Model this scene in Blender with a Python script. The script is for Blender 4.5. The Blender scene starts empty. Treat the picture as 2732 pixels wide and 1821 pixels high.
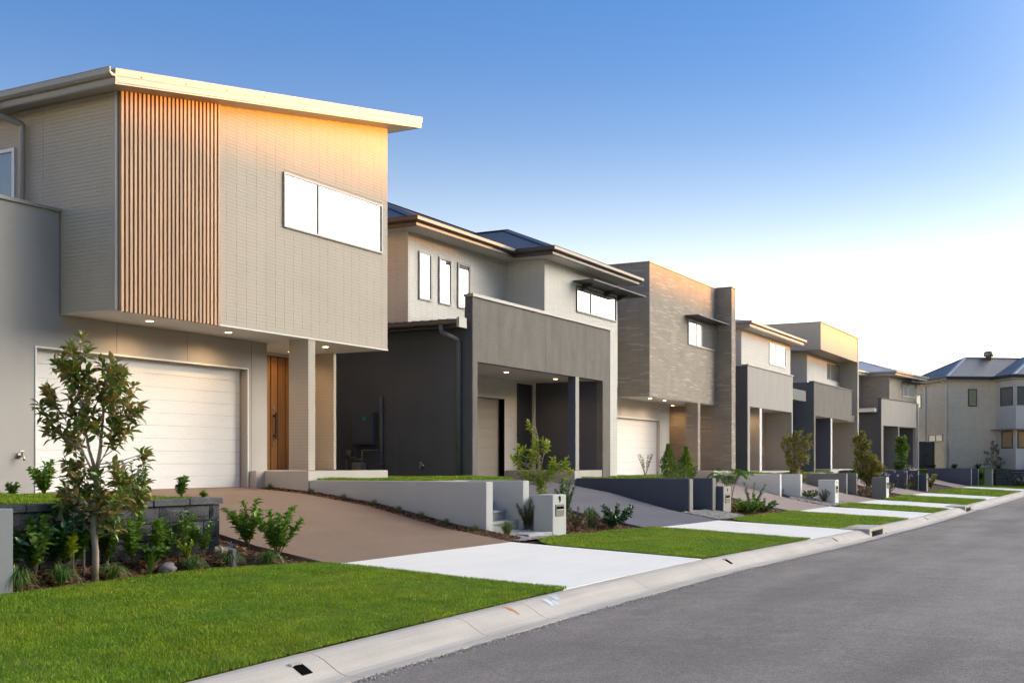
import bpy, math, random
import numpy as np
from mathutils import Vector, Matrix

sc = bpy.context.scene
COL = sc.collection
RNG = random.Random(11)
NPR = np.random.default_rng(5)

# ------------------------------------------------------------------ camera
TH = math.radians(28.4915)
cd = bpy.data.cameras.new("camera")
cam = bpy.data.objects.new("camera", cd)
COL.objects.link(cam)
cd.sensor_width = 36.0
cd.lens = 3075.0 / 2732.0 * 36.0
cd.shift_y = (1233.0 - 910.5) / 2732.0
cd.clip_start = 0.1
cd.clip_end = 3000.0
cam.location = (0, 0, 0)
cam.rotation_euler = (math.pi / 2, 0, TH - math.pi / 2)
sc.camera = cam

# ------------------------------------------------------------------ sky, sun, exposure
SUN_EL, SUN_AZ = math.radians(6.0), math.radians(132.0)
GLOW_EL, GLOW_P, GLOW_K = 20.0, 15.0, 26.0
world = bpy.data.worlds.new("World")
sc.world = world
world.use_nodes = True
wn = world.node_tree
bg = wn.nodes["Background"]
sky = wn.nodes.new("ShaderNodeTexSky")
sky.sky_type = 'NISHITA'
sky.sun_disc = False
sky.sun_elevation = SUN_EL
sky.sun_rotation = SUN_AZ
sky.air_density = 1.0
sky.dust_density = 0.25
sky.ozone_density = 3.0
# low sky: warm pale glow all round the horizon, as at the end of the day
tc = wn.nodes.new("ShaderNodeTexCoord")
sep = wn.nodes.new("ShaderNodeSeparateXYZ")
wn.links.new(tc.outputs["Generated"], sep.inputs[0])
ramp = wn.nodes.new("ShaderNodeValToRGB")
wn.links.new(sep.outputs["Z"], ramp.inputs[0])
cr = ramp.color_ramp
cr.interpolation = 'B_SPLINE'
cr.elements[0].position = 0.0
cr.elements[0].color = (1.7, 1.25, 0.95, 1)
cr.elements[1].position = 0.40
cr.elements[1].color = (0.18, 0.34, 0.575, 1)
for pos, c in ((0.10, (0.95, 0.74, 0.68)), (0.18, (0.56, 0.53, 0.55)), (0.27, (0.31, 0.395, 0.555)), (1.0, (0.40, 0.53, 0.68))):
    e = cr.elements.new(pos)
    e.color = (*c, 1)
mul = wn.nodes.new("ShaderNodeMixRGB")
mul.blend_type = 'MULTIPLY'
mul.inputs[0].default_value = 1.0
gam = wn.nodes.new("ShaderNodeGamma")
gam.inputs[1].default_value = 0.75
wn.links.new(sky.outputs[0], gam.inputs[0])
wn.links.new(gam.outputs[0], mul.inputs[1])
wn.links.new(ramp.outputs[0], mul.inputs[2])
# broad warm sky glow, added and raised above the sun to light the ground
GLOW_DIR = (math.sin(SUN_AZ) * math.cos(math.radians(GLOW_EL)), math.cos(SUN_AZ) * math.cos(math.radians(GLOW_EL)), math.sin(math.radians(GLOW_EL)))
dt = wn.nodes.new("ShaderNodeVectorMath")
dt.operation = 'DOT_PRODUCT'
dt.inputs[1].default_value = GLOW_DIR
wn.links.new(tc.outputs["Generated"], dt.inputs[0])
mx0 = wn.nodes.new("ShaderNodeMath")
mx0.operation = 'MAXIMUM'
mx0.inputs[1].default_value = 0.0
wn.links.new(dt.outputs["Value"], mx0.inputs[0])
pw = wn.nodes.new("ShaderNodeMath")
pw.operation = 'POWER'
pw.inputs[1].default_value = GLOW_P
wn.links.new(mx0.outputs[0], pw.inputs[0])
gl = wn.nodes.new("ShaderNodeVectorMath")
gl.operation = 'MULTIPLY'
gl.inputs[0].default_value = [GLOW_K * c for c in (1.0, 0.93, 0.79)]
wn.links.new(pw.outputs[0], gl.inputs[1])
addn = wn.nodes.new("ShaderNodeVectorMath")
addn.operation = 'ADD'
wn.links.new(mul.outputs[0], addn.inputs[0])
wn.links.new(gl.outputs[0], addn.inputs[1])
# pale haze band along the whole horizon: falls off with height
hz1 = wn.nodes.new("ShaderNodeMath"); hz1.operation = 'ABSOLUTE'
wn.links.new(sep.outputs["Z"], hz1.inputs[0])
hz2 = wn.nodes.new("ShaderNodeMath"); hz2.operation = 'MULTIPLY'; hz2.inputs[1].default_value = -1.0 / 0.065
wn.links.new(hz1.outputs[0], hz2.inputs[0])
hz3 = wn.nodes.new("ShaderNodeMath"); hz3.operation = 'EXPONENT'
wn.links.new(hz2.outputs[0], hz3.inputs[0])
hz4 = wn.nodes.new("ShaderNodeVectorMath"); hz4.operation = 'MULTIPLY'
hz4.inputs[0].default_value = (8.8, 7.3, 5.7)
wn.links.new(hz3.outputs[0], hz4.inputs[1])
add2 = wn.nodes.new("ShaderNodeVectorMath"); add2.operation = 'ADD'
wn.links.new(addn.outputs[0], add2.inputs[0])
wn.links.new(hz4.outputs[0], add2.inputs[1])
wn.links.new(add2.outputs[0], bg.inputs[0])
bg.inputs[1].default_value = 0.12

sl = bpy.data.lights.new("sun", 'SUN')
sl.energy = 2.0
sl.angle = math.radians(0.53)
sl.color = (1.0, 0.36, 0.0)
sun = bpy.data.objects.new("sun", sl)
COL.objects.link(sun)
sdir = Vector((math.sin(SUN_AZ) * math.cos(SUN_EL), math.cos(SUN_AZ) * math.cos(SUN_EL), math.sin(SUN_EL)))
sun.rotation_euler = sdir.to_track_quat('Z', 'Y').to_euler()
sun.location = (30, -30, 40)

vs = sc.view_settings
vs.view_transform = 'Standard'
vs.look = 'None'
vs.exposure = 2.6
vs.gamma = 1.0
vs.use_curve_mapping = False
sc.render.engine = 'CYCLES'
sc.cycles.max_bounces = 6
sc.cycles.diffuse_bounces = 4
sc.cycles.glossy_bounces = 3
sc.cycles.transparent_max_bounces = 6
sc.cycles.caustics_reflective = False
sc.cycles.caustics_refractive = False
sc.cycles.use_denoising = True

# ------------------------------------------------------------------ object helpers
ORG = {}


def tag(o, label=None, cat=None, group=None, kind=None):
    if label: o["label"] = label
    if cat: o["category"] = cat
    if group: o["group"] = group
    if kind: o["kind"] = kind
    return o


def thing(name, label, cat, loc=(0, 0, 0), rotz=0.0, group=None, local=False):
    o = bpy.data.objects.new(name, None)
    COL.objects.link(o)
    o.empty_display_size = 0.2
    o.location = loc
    o.rotation_euler = (0, 0, rotz)
    ORG[o.name] = None if local else Vector(loc)
    return tag(o, label, cat, group)


class MB:
    def __init__(s):
        s.v, s.f = [], []

    def add(s, verts, faces):
        n = len(s.v)
        s.v.extend(verts)
        s.f.extend([tuple(i + n for i in f) for f in faces])
        return s

    def box(s, x0, x1, y0, y1, z0, z1):
        return s.add([(x0, y0, z0), (x1, y0, z0), (x1, y1, z0), (x0, y1, z0), (x0, y0, z1), (x1, y0, z1), (x1, y1, z1), (x0, y1, z1)],
                     [(3, 2, 1, 0), (4, 5, 6, 7), (0, 1, 5, 4), (1, 2, 6, 5), (2, 3, 7, 6), (3, 0, 4, 7)])

    def rbox(s, x0, x1, y0, y1, z0, z1, b):
        """box with its top and vertical edges chamfered"""
        P = [(x0 + b, y0), (x1 - b, y0), (x1, y0 + b), (x1, y1 - b), (x1 - b, y1), (x0 + b, y1), (x0, y1 - b), (x0, y0 + b)]
        cx, cy = (x0 + x1) / 2, (y0 + y1) / 2
        q = lambda p: (p[0] + (b if p[0] < cx else -b), p[1] + (b if p[1] < cy else -b))
        vs_ = [(p[0], p[1], z0) for p in P] + [(p[0], p[1], z1 - b) for p in P] + [(*q(p), z1) for p in P]
        fs = [tuple(range(7, -1, -1)), tuple(range(16, 24))]
        for k in (0, 8):
            for i in range(8):
                j = (i + 1) % 8
                fs.append((k + i, k + j, k + 8 + j, k + 8 + i))
        return s.add(vs_, fs)

    def prism(s, poly, z0, z1):
        n = len(poly)
        zt = z1 if callable(z1) else (lambda x, y: z1)
        zb_ = z0 if callable(z0) else (lambda x, y: z0)
        vs_ = [(x, y, zb_(x, y)) for x, y in poly] + [(x, y, zt(x, y)) for x, y in poly]
        fs = [tuple(range(n - 1, -1, -1)), tuple(range(n, 2 * n))]
        for i in range(n):
            j = (i + 1) % n
            fs.append((i, j, n + j, n + i))
        return s.add(vs_, fs)

    def wall(s, axis, d0, d1, a0, a1, z0, z1, holes=()):
        """wall along x (axis 'Y' = faces +-y) or y ('X'), thickness d0..d1, rectangular holes (a0,a1,z0,z1)"""
        A = sorted({a0, a1} | {h for q in holes for h in q[:2] if a0 < h < a1})
        Z = sorted({z0, z1} | {h for q in holes for h in q[2:] if z0 < h < z1})
        solid = lambda i, k: 0 <= i < len(A) - 1 and 0 <= k < len(Z) - 1 and not any(
            q[0] <= (A[i] + A[i + 1]) / 2 <= q[1] and q[2] <= (Z[k] + Z[k + 1]) / 2 <= q[3] for q in holes)
        P = (lambda a, d, z: (a, d, z)) if axis == 'Y' else (lambda a, d, z: (d, a, z))
        for i in range(len(A) - 1):
            for k in range(len(Z) - 1):
                if not solid(i, k): continue
                l, r, b, t = A[i], A[i + 1], Z[k], Z[k + 1]
                s.add([P(l, d0, b), P(r, d0, b), P(r, d0, t), P(l, d0, t)], [(0, 1, 2, 3)])
                s.add([P(l, d1, b), P(r, d1, b), P(r, d1, t), P(l, d1, t)], [(3, 2, 1, 0)])
                for (di, dk, q) in ((-1, 0, ((l, b), (l, t))), (1, 0, ((r, b), (r, t))), (0, -1, ((l, b), (r, b))), (0, 1, ((l, t), (r, t)))):
                    if not solid(i + di, k + dk):
                        (p, u), (w, x) = q
                        s.add([P(p, d0, u), P(w, d0, x), P(w, d1, x), P(p, d1, u)], [(0, 1, 2, 3)])
        return s

    def tube(s, pts, r, n=8, r1=None, cap=True):
        pts = [Vector(p) for p in pts]
        m = len(pts)
        base = len(s.v)
        for i, p in enumerate(pts):
            t = (pts[min(i + 1, m - 1)] - pts[max(i - 1, 0)]).normalized()
            a = t.cross(Vector((0, 0, 1)) if abs(t.z) < 0.92 else Vector((1, 0, 0))).normalized()
            b = t.cross(a)
            rr = r if r1 is None else r + (r1 - r) * i / max(1, m - 1)
            for k in range(n):
                w = 2 * math.pi * k / n
                q = p + a * (rr * math.cos(w)) + b * (rr * math.sin(w))
                s.v.append((q.x, q.y, q.z))
        for i in range(m - 1):
            for k in range(n):
                j = (k + 1) % n
                s.f.append((base + i * n + k, base + i * n + j, base + (i + 1) * n + j, base + (i + 1) * n + k))
        if cap:
            s.f.append(tuple(base + k for k in range(n - 1, -1, -1)))
            s.f.append(tuple(base + (m - 1) * n + k for k in range(n)))
        return s

    def lathe(s, prof, c, n=16, axis='Z'):
        base = len(s.v)
        for r, h in prof:
            for k in range(n):
                w = 2 * math.pi * k / n
                a, b = r * math.cos(w), r * math.sin(w)
                s.v.append({'Z': (c[0] + a, c[1] + b, c[2] + h), 'Y': (c[0] + a, c[1] + h, c[2] + b), 'X': (c[0] + h, c[1] + a, c[2] + b)}[axis])
        for i in range(len(prof) - 1):
            for k in range(n):
                j = (k + 1) % n
                s.f.append((base + i * n + k, base + i * n + j, base + (i + 1) * n + j, base + (i + 1) * n + k))
        s.f.append(tuple(base + k for k in range(n)))
        s.f.append(tuple(base + (len(prof) - 1) * n + k for k in range(n)))
        return s

    def sweep(s, path, prof, closed=False, zf=None):
        """profile [(outward, z)] swept along a plan path; outward is to the right of travel"""
        n, m = len(path), len(prof)
        base = len(s.v)
        for i, p in enumerate(path):
            dirs = []
            if closed or i > 0:
                q = path[i - 1]; dirs.append((p[0] - q[0], p[1] - q[1]))
            if closed or i < n - 1:
                q = path[(i + 1) % n]; dirs.append((q[0] - p[0], q[1] - p[1]))
            nr = []
            for dx, dy in dirs:
                l = math.hypot(dx, dy); nr.append((dy / l, -dx / l))
            if len(nr) == 2:
                mx, my = nr[0][0] + nr[1][0], nr[0][1] + nr[1][1]
                l2 = mx * mx + my * my
                k = 2.0 / max(l2, 0.3)
                mx, my = mx * k, my * k
            else:
                mx, my = nr[0]
            for o, z in prof:
                s.v.append((p[0] + mx * o, p[1] + my * o, z + (zf(p[0], p[1]) if zf else 0)))
        for i in range(n if closed else n - 1):
            j = (i + 1) % n
            for k in range(m):
                l = (k + 1) % m
                s.f.append((base + i * m + k, base + j * m + k, base + j * m + l, base + i * m + l))
        if not closed:
            s.f.append(tuple(base + k for k in range(m)))
            s.f.append(tuple(base + (n - 1) * m + k for k in range(m - 1, -1, -1)))
        return s

    def build(s, name, m, parent=None, smooth=False, bevel=0.0, kind=None, label=None, fix=True):
        me = bpy.data.meshes.new(name)
        org = ORG.get(parent.name) if parent else None
        vv = s.v if org is None else [(x - org.x, y - org.y, z - org.z) for x, y, z in s.v]
        me.from_pydata(vv, [], s.f)
        if fix:
            import bmesh
            bm = bmesh.new(); bm.from_mesh(me)
            bmesh.ops.remove_doubles(bm, verts=bm.verts, dist=1e-5)
            bmesh.ops.recalc_face_normals(bm, faces=bm.faces)
            bm.to_mesh(me); bm.free()
        return link(name, me, m, parent, smooth, bevel, kind, label)


def link(name, me, m, parent=None, smooth=False, bevel=0.0, kind=None, label=None):
    if m is not None and not me.materials: me.materials.append(m)
    if smooth: me.shade_smooth()
    o = bpy.data.objects.new(name, me)
    COL.objects.link(o)
    if parent:
        o.parent = parent
        ORG[o.name] = ORG.get(parent.name)
    if bevel:
        md = o.modifiers.new("bevel", 'BEVEL'); md.width = bevel; md.segments = 2; md.limit_method = 'ANGLE'
    if kind: o["kind"] = kind
    if label: o["label"] = label
    return o


def box(name, m, parent, *b, bevel=0.0, **k):
    return MB().box(*b).build(name, m, parent, bevel=bevel, fix=False, **k)


def np_mesh(name, verts, tris, m, parent=None, kind=None, label=None):
    """triangles from numpy arrays"""
    me = bpy.data.meshes.new(name)
    verts = np.asarray(verts, dtype=np.float32)
    org = ORG.get(parent.name) if parent else None
    if org is not None: verts = verts - np.array(org, dtype=np.float32)
    tris = np.asarray(tris, dtype=np.int32)
    me.vertices.add(len(verts)); me.vertices.foreach_set("co", verts.ravel())
    me.loops.add(tris.size); me.loops.foreach_set("vertex_index", tris.ravel())
    k = tris.shape[1]
    me.polygons.add(len(tris)); me.polygons.foreach_set("loop_start", np.arange(0, tris.size, k, dtype=np.int32))
    me.update(calc_edges=True)
    return link(name, me, m, parent, kind=kind, label=label)


def dup_tree(root, loc, rotz=0.0, scale=1.0, label=None):
    r = root.copy(); COL.objects.link(r)
    r.location = loc; r.rotation_euler = (0, 0, rotz); r.scale = (scale,) * 3
    if label: r["label"] = label
    for ch in list(root.children):
        c = ch.copy(); COL.objects.link(c); c.parent = r
        for g in ch.children:
            d = g.copy(); COL.objects.link(d); d.parent = c
    return r


# ------------------------------------------------------------------ materials
def nodes(name):
    m = bpy.data.materials.new(name); m.use_nodes = True
    nt = m.node_tree
    return m, nt, nt.nodes["Principled BSDF"]


def N(nt, t, **kw):
    n = nt.nodes.new(t)
    for k, v in kw.items():
        if k.startswith("i_"):
            n.inputs[k[2:].replace("_", " ")].default_value = v
        else:
            setattr(n, k, v)
    return n


WARM = (1.01, 1.0, 0.965)     # slight warm tint put into all base colours against the sky's blue cast


def warm(c): return tuple(a * b for a, b in zip(c, WARM))


def col4(c): return (c[0], c[1], c[2], 1.0)


def noise_col(nt, vec, col, var, scale, detail=4, streak=None):
    """base colour times a soft noise"""
    nz = N(nt, "ShaderNodeTexNoise"); nz.inputs["Scale"].default_value = scale; nz.inputs["Detail"].default_value = detail
    if streak:
        mp = N(nt, "ShaderNodeMapping"); mp.inputs["Scale"].default_value = streak
        nt.links.new(vec, mp.inputs[0]); nt.links.new(mp.outputs[0], nz.inputs[0])
    else:
        nt.links.new(vec, nz.inputs[0])
    mr = N(nt, "ShaderNodeMapRange")
    mr.inputs[1].default_value = 0.25; mr.inputs[2].default_value = 0.75
    mr.inputs[3].default_value = 1 - var; mr.inputs[4].default_value = 1 + var
    nt.links.new(nz.outputs[0], mr.inputs[0])
    mx = N(nt, "ShaderNodeVectorMath", operation='MULTIPLY')
    if isinstance(col, (tuple, list)): mx.inputs[0].default_value = warm(col)
    else: nt.links.new(col, mx.inputs[0])
    nt.links.new(mr.outputs[0], mx.inputs[1])
    return mx.outputs[0]


def bump(nt, bs, height, strength, dist=0.01):
    b = N(nt, "ShaderNodeBump"); b.inputs["Strength"].default_value = strength; b.inputs["Distance"].default_value = dist
    nt.links.new(height, b.inputs["Height"])
    nt.links.new(b.outputs[0], bs.inputs["Normal"])
    return b


def plain(name, col, rough=0.8, var=0.05, scale=1.5, fine=0.04, fscale=60.0, bmp=0.0, bscale=120.0, spec=0.3, metal=0.0, streak=None):
    m, nt, bs = nodes(name)
    c = N(nt, "ShaderNodeTexCoord").outputs["Object"]
    o = noise_col(nt, c, col, var, scale, streak=streak)
    if "render" in name: o = noise_col(nt, c, o, 0.045, 1.0, 5, streak=(1.6, 1.6, 0.22))
    if fine: o = noise_col(nt, c, o, fine, fscale, 2)
    nt.links.new(o, bs.inputs["Base Color"])
    bs.inputs["Roughness"].default_value = rough
    bs.inputs["Specular IOR Level"].default_value = spec
    bs.inputs["Metallic"].default_value = metal
    if bmp:
        nz = N(nt, "ShaderNodeTexNoise"); nz.inputs["Scale"].default_value = bscale; nz.inputs["Detail"].default_value = 3
        nt.links.new(c, nz.inputs[0]); bump(nt, bs, nz.outputs[0], bmp, 0.004)
    return m


def facade_uv(nt):
    """vector (along the wall, height) from object coordinates and normal"""
    t = N(nt, "ShaderNodeTexCoord")
    p = N(nt, "ShaderNodeSeparateXYZ"); nt.links.new(t.outputs["Object"], p.inputs[0])
    n = N(nt, "ShaderNodeSeparateXYZ"); nt.links.new(t.outputs["Normal"], n.inputs[0])
    a = N(nt, "ShaderNodeMath", operation='ABSOLUTE'); nt.links.new(n.outputs[0], a.inputs[0])
    g = N(nt, "ShaderNodeMath", operation='GREATER_THAN'); nt.links.new(a.outputs[0], g.inputs[0]); g.inputs[1].default_value = 0.6
    mx = N(nt, "ShaderNodeMix"); nt.links.new(g.outputs[0], mx.inputs[0]); nt.links.new(p.outputs[0], mx.inputs[2]); nt.links.new(p.outputs[1], mx.inputs[3])
    cb = N(nt, "ShaderNodeCombineXYZ"); nt.links.new(mx.outputs[0], cb.inputs[0]); nt.links.new(p.outputs[2], cb.inputs[1])
    return cb.outputs[0], t.outputs["Object"]


def brick_mat(name, c1, c2, mortar, bw, bh, ms, offset=0.5, var=0.05, bmp=0.6, rough=0.85, pale=None):
    m, nt, bs = nodes(name)
    uv, oc = facade_uv(nt)
    br = N(nt, "ShaderNodeTexBrick")
    br.offset = offset; br.squash = 1.0
    br.inputs["Scale"].default_value = 1.0
    br.inputs["Brick Width"].default_value = bw
    br.inputs["Row Height"].default_value = bh
    br.inputs["Mortar Size"].default_value = ms
    br.inputs["Mortar Smooth"].default_value = 0.2
    br.inputs["Bias"].default_value = 0.0
    br.inputs["Color1"].default_value = col4(warm(c1)); br.inputs["Color2"].default_value = col4(warm(c2)); br.inputs["Mortar"].default_value = col4(warm(mortar))
    nt.links.new(uv, br.inputs[0])
    o = noise_col(nt, oc, br.outputs[0], var, 2.0)
    if pale:
        # a few thin bricks are pale glazed ones scattered through the wall
        b2 = N(nt, "ShaderNodeTexBrick"); b2.offset = 0.37; b2.inputs["Scale"].default_value = 1.0
        b2.inputs["Brick Width"].default_value = bw; b2.inputs["Row Height"].default_value = bh; b2.inputs["Mortar Size"].default_value = ms
        b2.inputs["Color1"].default_value = (0, 0, 0, 1); b2.inputs["Color2"].default_value = (1, 1, 1, 1); b2.inputs["Mortar"].default_value = (0, 0, 0, 1)
        nt.links.new(uv, b2.inputs[0])
        gt = N(nt, "ShaderNodeMath", operation='GREATER_THAN'); gt.inputs[1].default_value = 0.93
        nt.links.new(b2.outputs[0], gt.inputs[0])
        mm = N(nt, "ShaderNodeMixRGB"); mm.inputs[2].default_value = col4(pale)
        nt.links.new(gt.outputs[0], mm.inputs[0]); nt.links.new(o, mm.inputs[1]); o = mm.outputs[0]
    nt.links.new(o, bs.inputs["Base Color"])
    bs.inputs["Roughness"].default_value = rough
    bs.inputs["Specular IOR Level"].default_value = 0.25
    iv = N(nt, "ShaderNodeMath", operation='SUBTRACT'); iv.inputs[0].default_value = 1.0
    nt.links.new(br.outputs["Fac"], iv.inputs[1])
    bump(nt, bs, iv.outputs[0], bmp, 0.012)
    return m


def roof_mat(name, col, pitch=0.076, rough=0.45):
    m, nt, bs = nodes(name)
    t = N(nt, "ShaderNodeTexCoord")
    p = N(nt, "ShaderNodeSeparateXYZ"); nt.links.new(t.outputs["Object"], p.inputs[0])
    n = N(nt, "ShaderNodeSeparateXYZ"); nt.links.new(t.outputs["Normal"], n.inputs[0])
    ax = N(nt, "ShaderNodeMath", operation='ABSOLUTE'); nt.links.new(n.outputs[0], ax.inputs[0])
    ay = N(nt, "ShaderNodeMath", operation='ABSOLUTE'); nt.links.new(n.outputs[1], ay.inputs[0])
    g = N(nt, "ShaderNodeMath", operation='GREATER_THAN'); nt.links.new(ax.outputs[0], g.inputs[0]); nt.links.new(ay.outputs[0], g.inputs[1])
    mx = N(nt, "ShaderNodeMix"); nt.links.new(g.outputs[0], mx.inputs[0]); nt.links.new(p.outputs[0], mx.inputs[2]); nt.links.new(p.outputs[1], mx.inputs[3])
    k = N(nt, "ShaderNodeMath", operation='MULTIPLY'); k.inputs[1].default_value = 2 * math.pi / pitch; nt.links.new(mx.outputs[0], k.inputs[0])
    s_ = N(nt, "ShaderNodeMath", operation='SINE'); nt.links.new(k.outputs[0], s_.inputs[0])
    o = noise_col(nt, t.outputs["Object"], col, 0.08, 0.7)
    nt.links.new(o, bs.inputs["Base Color"])
    bs.inputs["Roughness"].default_value = rough
    bs.inputs["Metallic"].default_value = 0.25
    bump(nt, bs, s_.outputs[0], 0.8, 0.016)
    return m


def leaf_mat(name, cols, rough=0.4, trans=0.25, spec=0.5, patch=None):
    m, nt, bs = nodes(name)
    g = N(nt, "ShaderNodeNewGeometry"); oi = N(nt, "ShaderNodeObjectInfo")
    ad = N(nt, "ShaderNodeMath", operation='ADD'); nt.links.new(g.outputs["Random Per Island"], ad.inputs[0]); nt.links.new(oi.outputs["Random"], ad.inputs[1])
    fr = N(nt, "ShaderNodeMath", operation='FRACT'); nt.links.new(ad.outputs[0], fr.inputs[0])
    rp = N(nt, "ShaderNodeValToRGB"); nt.links.new(fr.outputs[0], rp.inputs[0])
    el = rp.color_ramp.elements
    el[0].color = col4(cols[0]); el[1].color = col4(cols[-1])
    for i, c in enumerate(cols[1:-1]):
        q = el.new((i + 1) / (len(cols) - 1)); q.color = col4(c)
    out = rp.outputs[0]
    if patch:
        c = N(nt, "ShaderNodeTexCoord").outputs["Object"]
        nz = N(nt, "ShaderNodeTexNoise"); nz.inputs["Scale"].default_value = patch[0]; nz.inputs["Detail"].default_value = 6; nz.inputs["Roughness"].default_value = 0.65
        nt.links.new(c, nz.inputs[0])
        mr = N(nt, "ShaderNodeMapRange"); mr.inputs[1].default_value = 0.42; mr.inputs[2].default_value = 0.72; nt.links.new(nz.outputs[0], mr.inputs[0])
        mm = N(nt, "ShaderNodeMixRGB"); mm.blend_type = 'MULTIPLY'; mm.inputs[2].default_value = col4(patch[1])
        nt.links.new(mr.outputs[0], mm.inputs[0]); nt.links.new(out, mm.inputs[1])
        out = noise_col(nt, c, mm.outputs[0], 0.25, 3.5)
    nt.links.new(out, bs.inputs["Base Color"])
    bs.inputs["Roughness"].default_value = rough
    bs.inputs["Specular IOR Level"].default_value = spec
    if trans:
        tr = N(nt, "ShaderNodeBsdfTranslucent"); nt.links.new(out, tr.inputs[0])
        mx = N(nt, "ShaderNodeMixShader"); mx.inputs[0].default_value = trans
        nt.links.new(bs.outputs[0], mx.inputs[1]); nt.links.new(tr.outputs[0], mx.inputs[2])
        nt.links.new(mx.outputs[0], nt.nodes["Material Output"].inputs[0])
    return m


def glass_mat(name, inner, refl=0.75, tint=(0.96, 0.97, 1.0), top=1.0):
    m, nt, bs = nodes(name)
    t = N(nt, "ShaderNodeTexCoord")
    o = noise_col(nt, t.outputs["Object"], inner, 0.3, 1.2)
    bs.inputs["Roughness"].default_value = 0.6
    nt.links.new(o, bs.inputs["Base Color"])
    gl = N(nt, "ShaderNodeBsdfGlossy"); gl.inputs[0].default_value = col4(tint); gl.inputs["Roughness"].default_value = 0.015
    lw = N(nt, "ShaderNodeLayerWeight"); lw.inputs[0].default_value = 0.5
    mr = N(nt, "ShaderNodeMapRange"); mr.inputs[3].default_value = refl - 0.1; mr.inputs[4].default_value = top
    nt.links.new(lw.outputs["Fresnel"], mr.inputs[0])
    mx = N(nt, "ShaderNodeMixShader"); nt.links.new(mr.outputs[0], mx.inputs[0])
    nt.links.new(bs.outputs[0], mx.inputs[1]); nt.links.new(gl.outputs[0], mx.inputs[2])
    nt.links.new(mx.outputs[0], nt.nodes["Material Output"].inputs[0])
    return m


def emit_mat(name, col, strength):
    m, nt, bs = nodes(name)
    bs.inputs["Emission Color"].default_value = col4(col); bs.inputs["Emission Strength"].default_value = strength
    bs.inputs["Base Color"].default_value = col4(col)
    return m


def wood_mat(name, c1, c2, rough=0.55):
    m, nt, bs = nodes(name)
    t = N(nt, "ShaderNodeTexCoord"); oi = N(nt, "ShaderNodeObjectInfo")
    ad = N(nt, "ShaderNodeVectorMath", operation='ADD'); nt.links.new(t.outputs["Object"], ad.inputs[0])
    sc_ = N(nt, "ShaderNodeMath", operation='MULTIPLY'); sc_.inputs[1].default_value = 37.0; nt.links.new(oi.outputs["Random"], sc_.inputs[0])
    nt.links.new(sc_.outputs[0], ad.inputs[1])
    mp = N(nt, "ShaderNodeMapping"); mp.inputs["Scale"].default_value = (40, 40, 1.6); nt.links.new(ad.outputs[0], mp.inputs[0])
    nz = N(nt, "ShaderNodeTexNoise"); nz.inputs["Scale"].default_value = 1.0; nz.inputs["Detail"].default_value = 5; nt.links.new(mp.outputs[0], nz.inputs[0])
    rp = N(nt, "ShaderNodeValToRGB"); rp.color_ramp.elements[0].position = 0.3; rp.color_ramp.elements[1].position = 0.7
    rp.color_ramp.elements[0].color = col4(c1); rp.color_ramp.elements[1].color = col4(c2); nt.links.new(nz.outputs[0], rp.inputs[0])
    hv = N(nt, "ShaderNodeMapRange"); hv.inputs[3].default_value = 0.82; hv.inputs[4].default_value = 1.15; nt.links.new(oi.outputs["Random"], hv.inputs[0])
    mx = N(nt, "ShaderNodeVectorMath", operation='MULTIPLY'); nt.links.new(rp.outputs[0], mx.inputs[0]); nt.links.new(hv.outputs[0], mx.inputs[1])
    nt.links.new(mx.outputs[0], bs.inputs["Base Color"])
    bs.inputs["Roughness"].default_value = rough
    bump(nt, bs, nz.outputs[0], 0.15, 0.003)
    return m


MT = {}
MT["render_grey"] = plain("painted grey render", (0.40, 0.375, 0.355), 0.9, 0.05, 0.8, 0.05, 150, 0.25, 180)
MT["render_beige"] = plain("painted beige render", (0.44, 0.38, 0.33), 0.9, 0.05, 0.8, 0.05, 150, 0.25, 180)
MT["render_pale"] = plain("painted pale render", (0.60, 0.565, 0.53), 0.9, 0.04, 0.8, 0.04, 150, 0.2, 180)
MT["render_dark"] = plain("charcoal render", (0.098, 0.100, 0.114), 0.9, 0.10, 0.6, 0.12, 160, 0.35, 200)
MT["render_navy"] = plain("slate blue render", (0.096, 0.106, 0.138), 0.9, 0.07, 0.6, 0.10, 160, 0.3, 200)
MT["concrete_panel"] = plain("grey cement panel", (0.155, 0.138, 0.122), 0.85, 0.16, 1.6, 0.14, 22, 0.2, 90, streak=(2.0, 2.0, 0.7))
MT["concrete_light"] = plain("pale cement panel", (0.37, 0.34, 0.31), 0.85, 0.08, 1.4, 0.07, 40, 0.2, 90, streak=(2.6, 2.6, 0.35))
MT["mortar"] = plain("brick joint", (0.37, 0.32, 0.27), 0.95, 0.08, 3, 0.05)
MT["brick1"] = plain("beige split brick", (0.46, 0.40, 0.335), 0.85, 0.05, 1.2, 0.09, 45, 0.5, 70)
MT["brick2"] = brick_mat("white thin brick", (0.66, 0.63, 0.585), (0.63, 0.60, 0.555), (0.52, 0.49, 0.45), 0.26, 0.06, 0.006, 0.0, 0.04, 0.5)
MT["brick3"] = brick_mat("brown long brick", (0.40, 0.335, 0.275), (0.33, 0.277, 0.228), (0.25, 0.21, 0.175), 0.46, 0.042, 0.006, 0.43, 0.10, 0.6, pale=(0.50, 0.43, 0.36))
MT["brick6"] = brick_mat("tan brick", (0.42, 0.365, 0.30), (0.34, 0.29, 0.24), (0.36, 0.32, 0.27), 0.24, 0.085, 0.010, 0.5, 0.08, 0.6)
MT["brick7"] = brick_mat("cream brick", (0.76, 0.66, 0.53), (0.69, 0.60, 0.49), (0.58, 0.51, 0.43), 0.24, 0.085, 0.010, 0.5, 0.06, 0.5)
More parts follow.
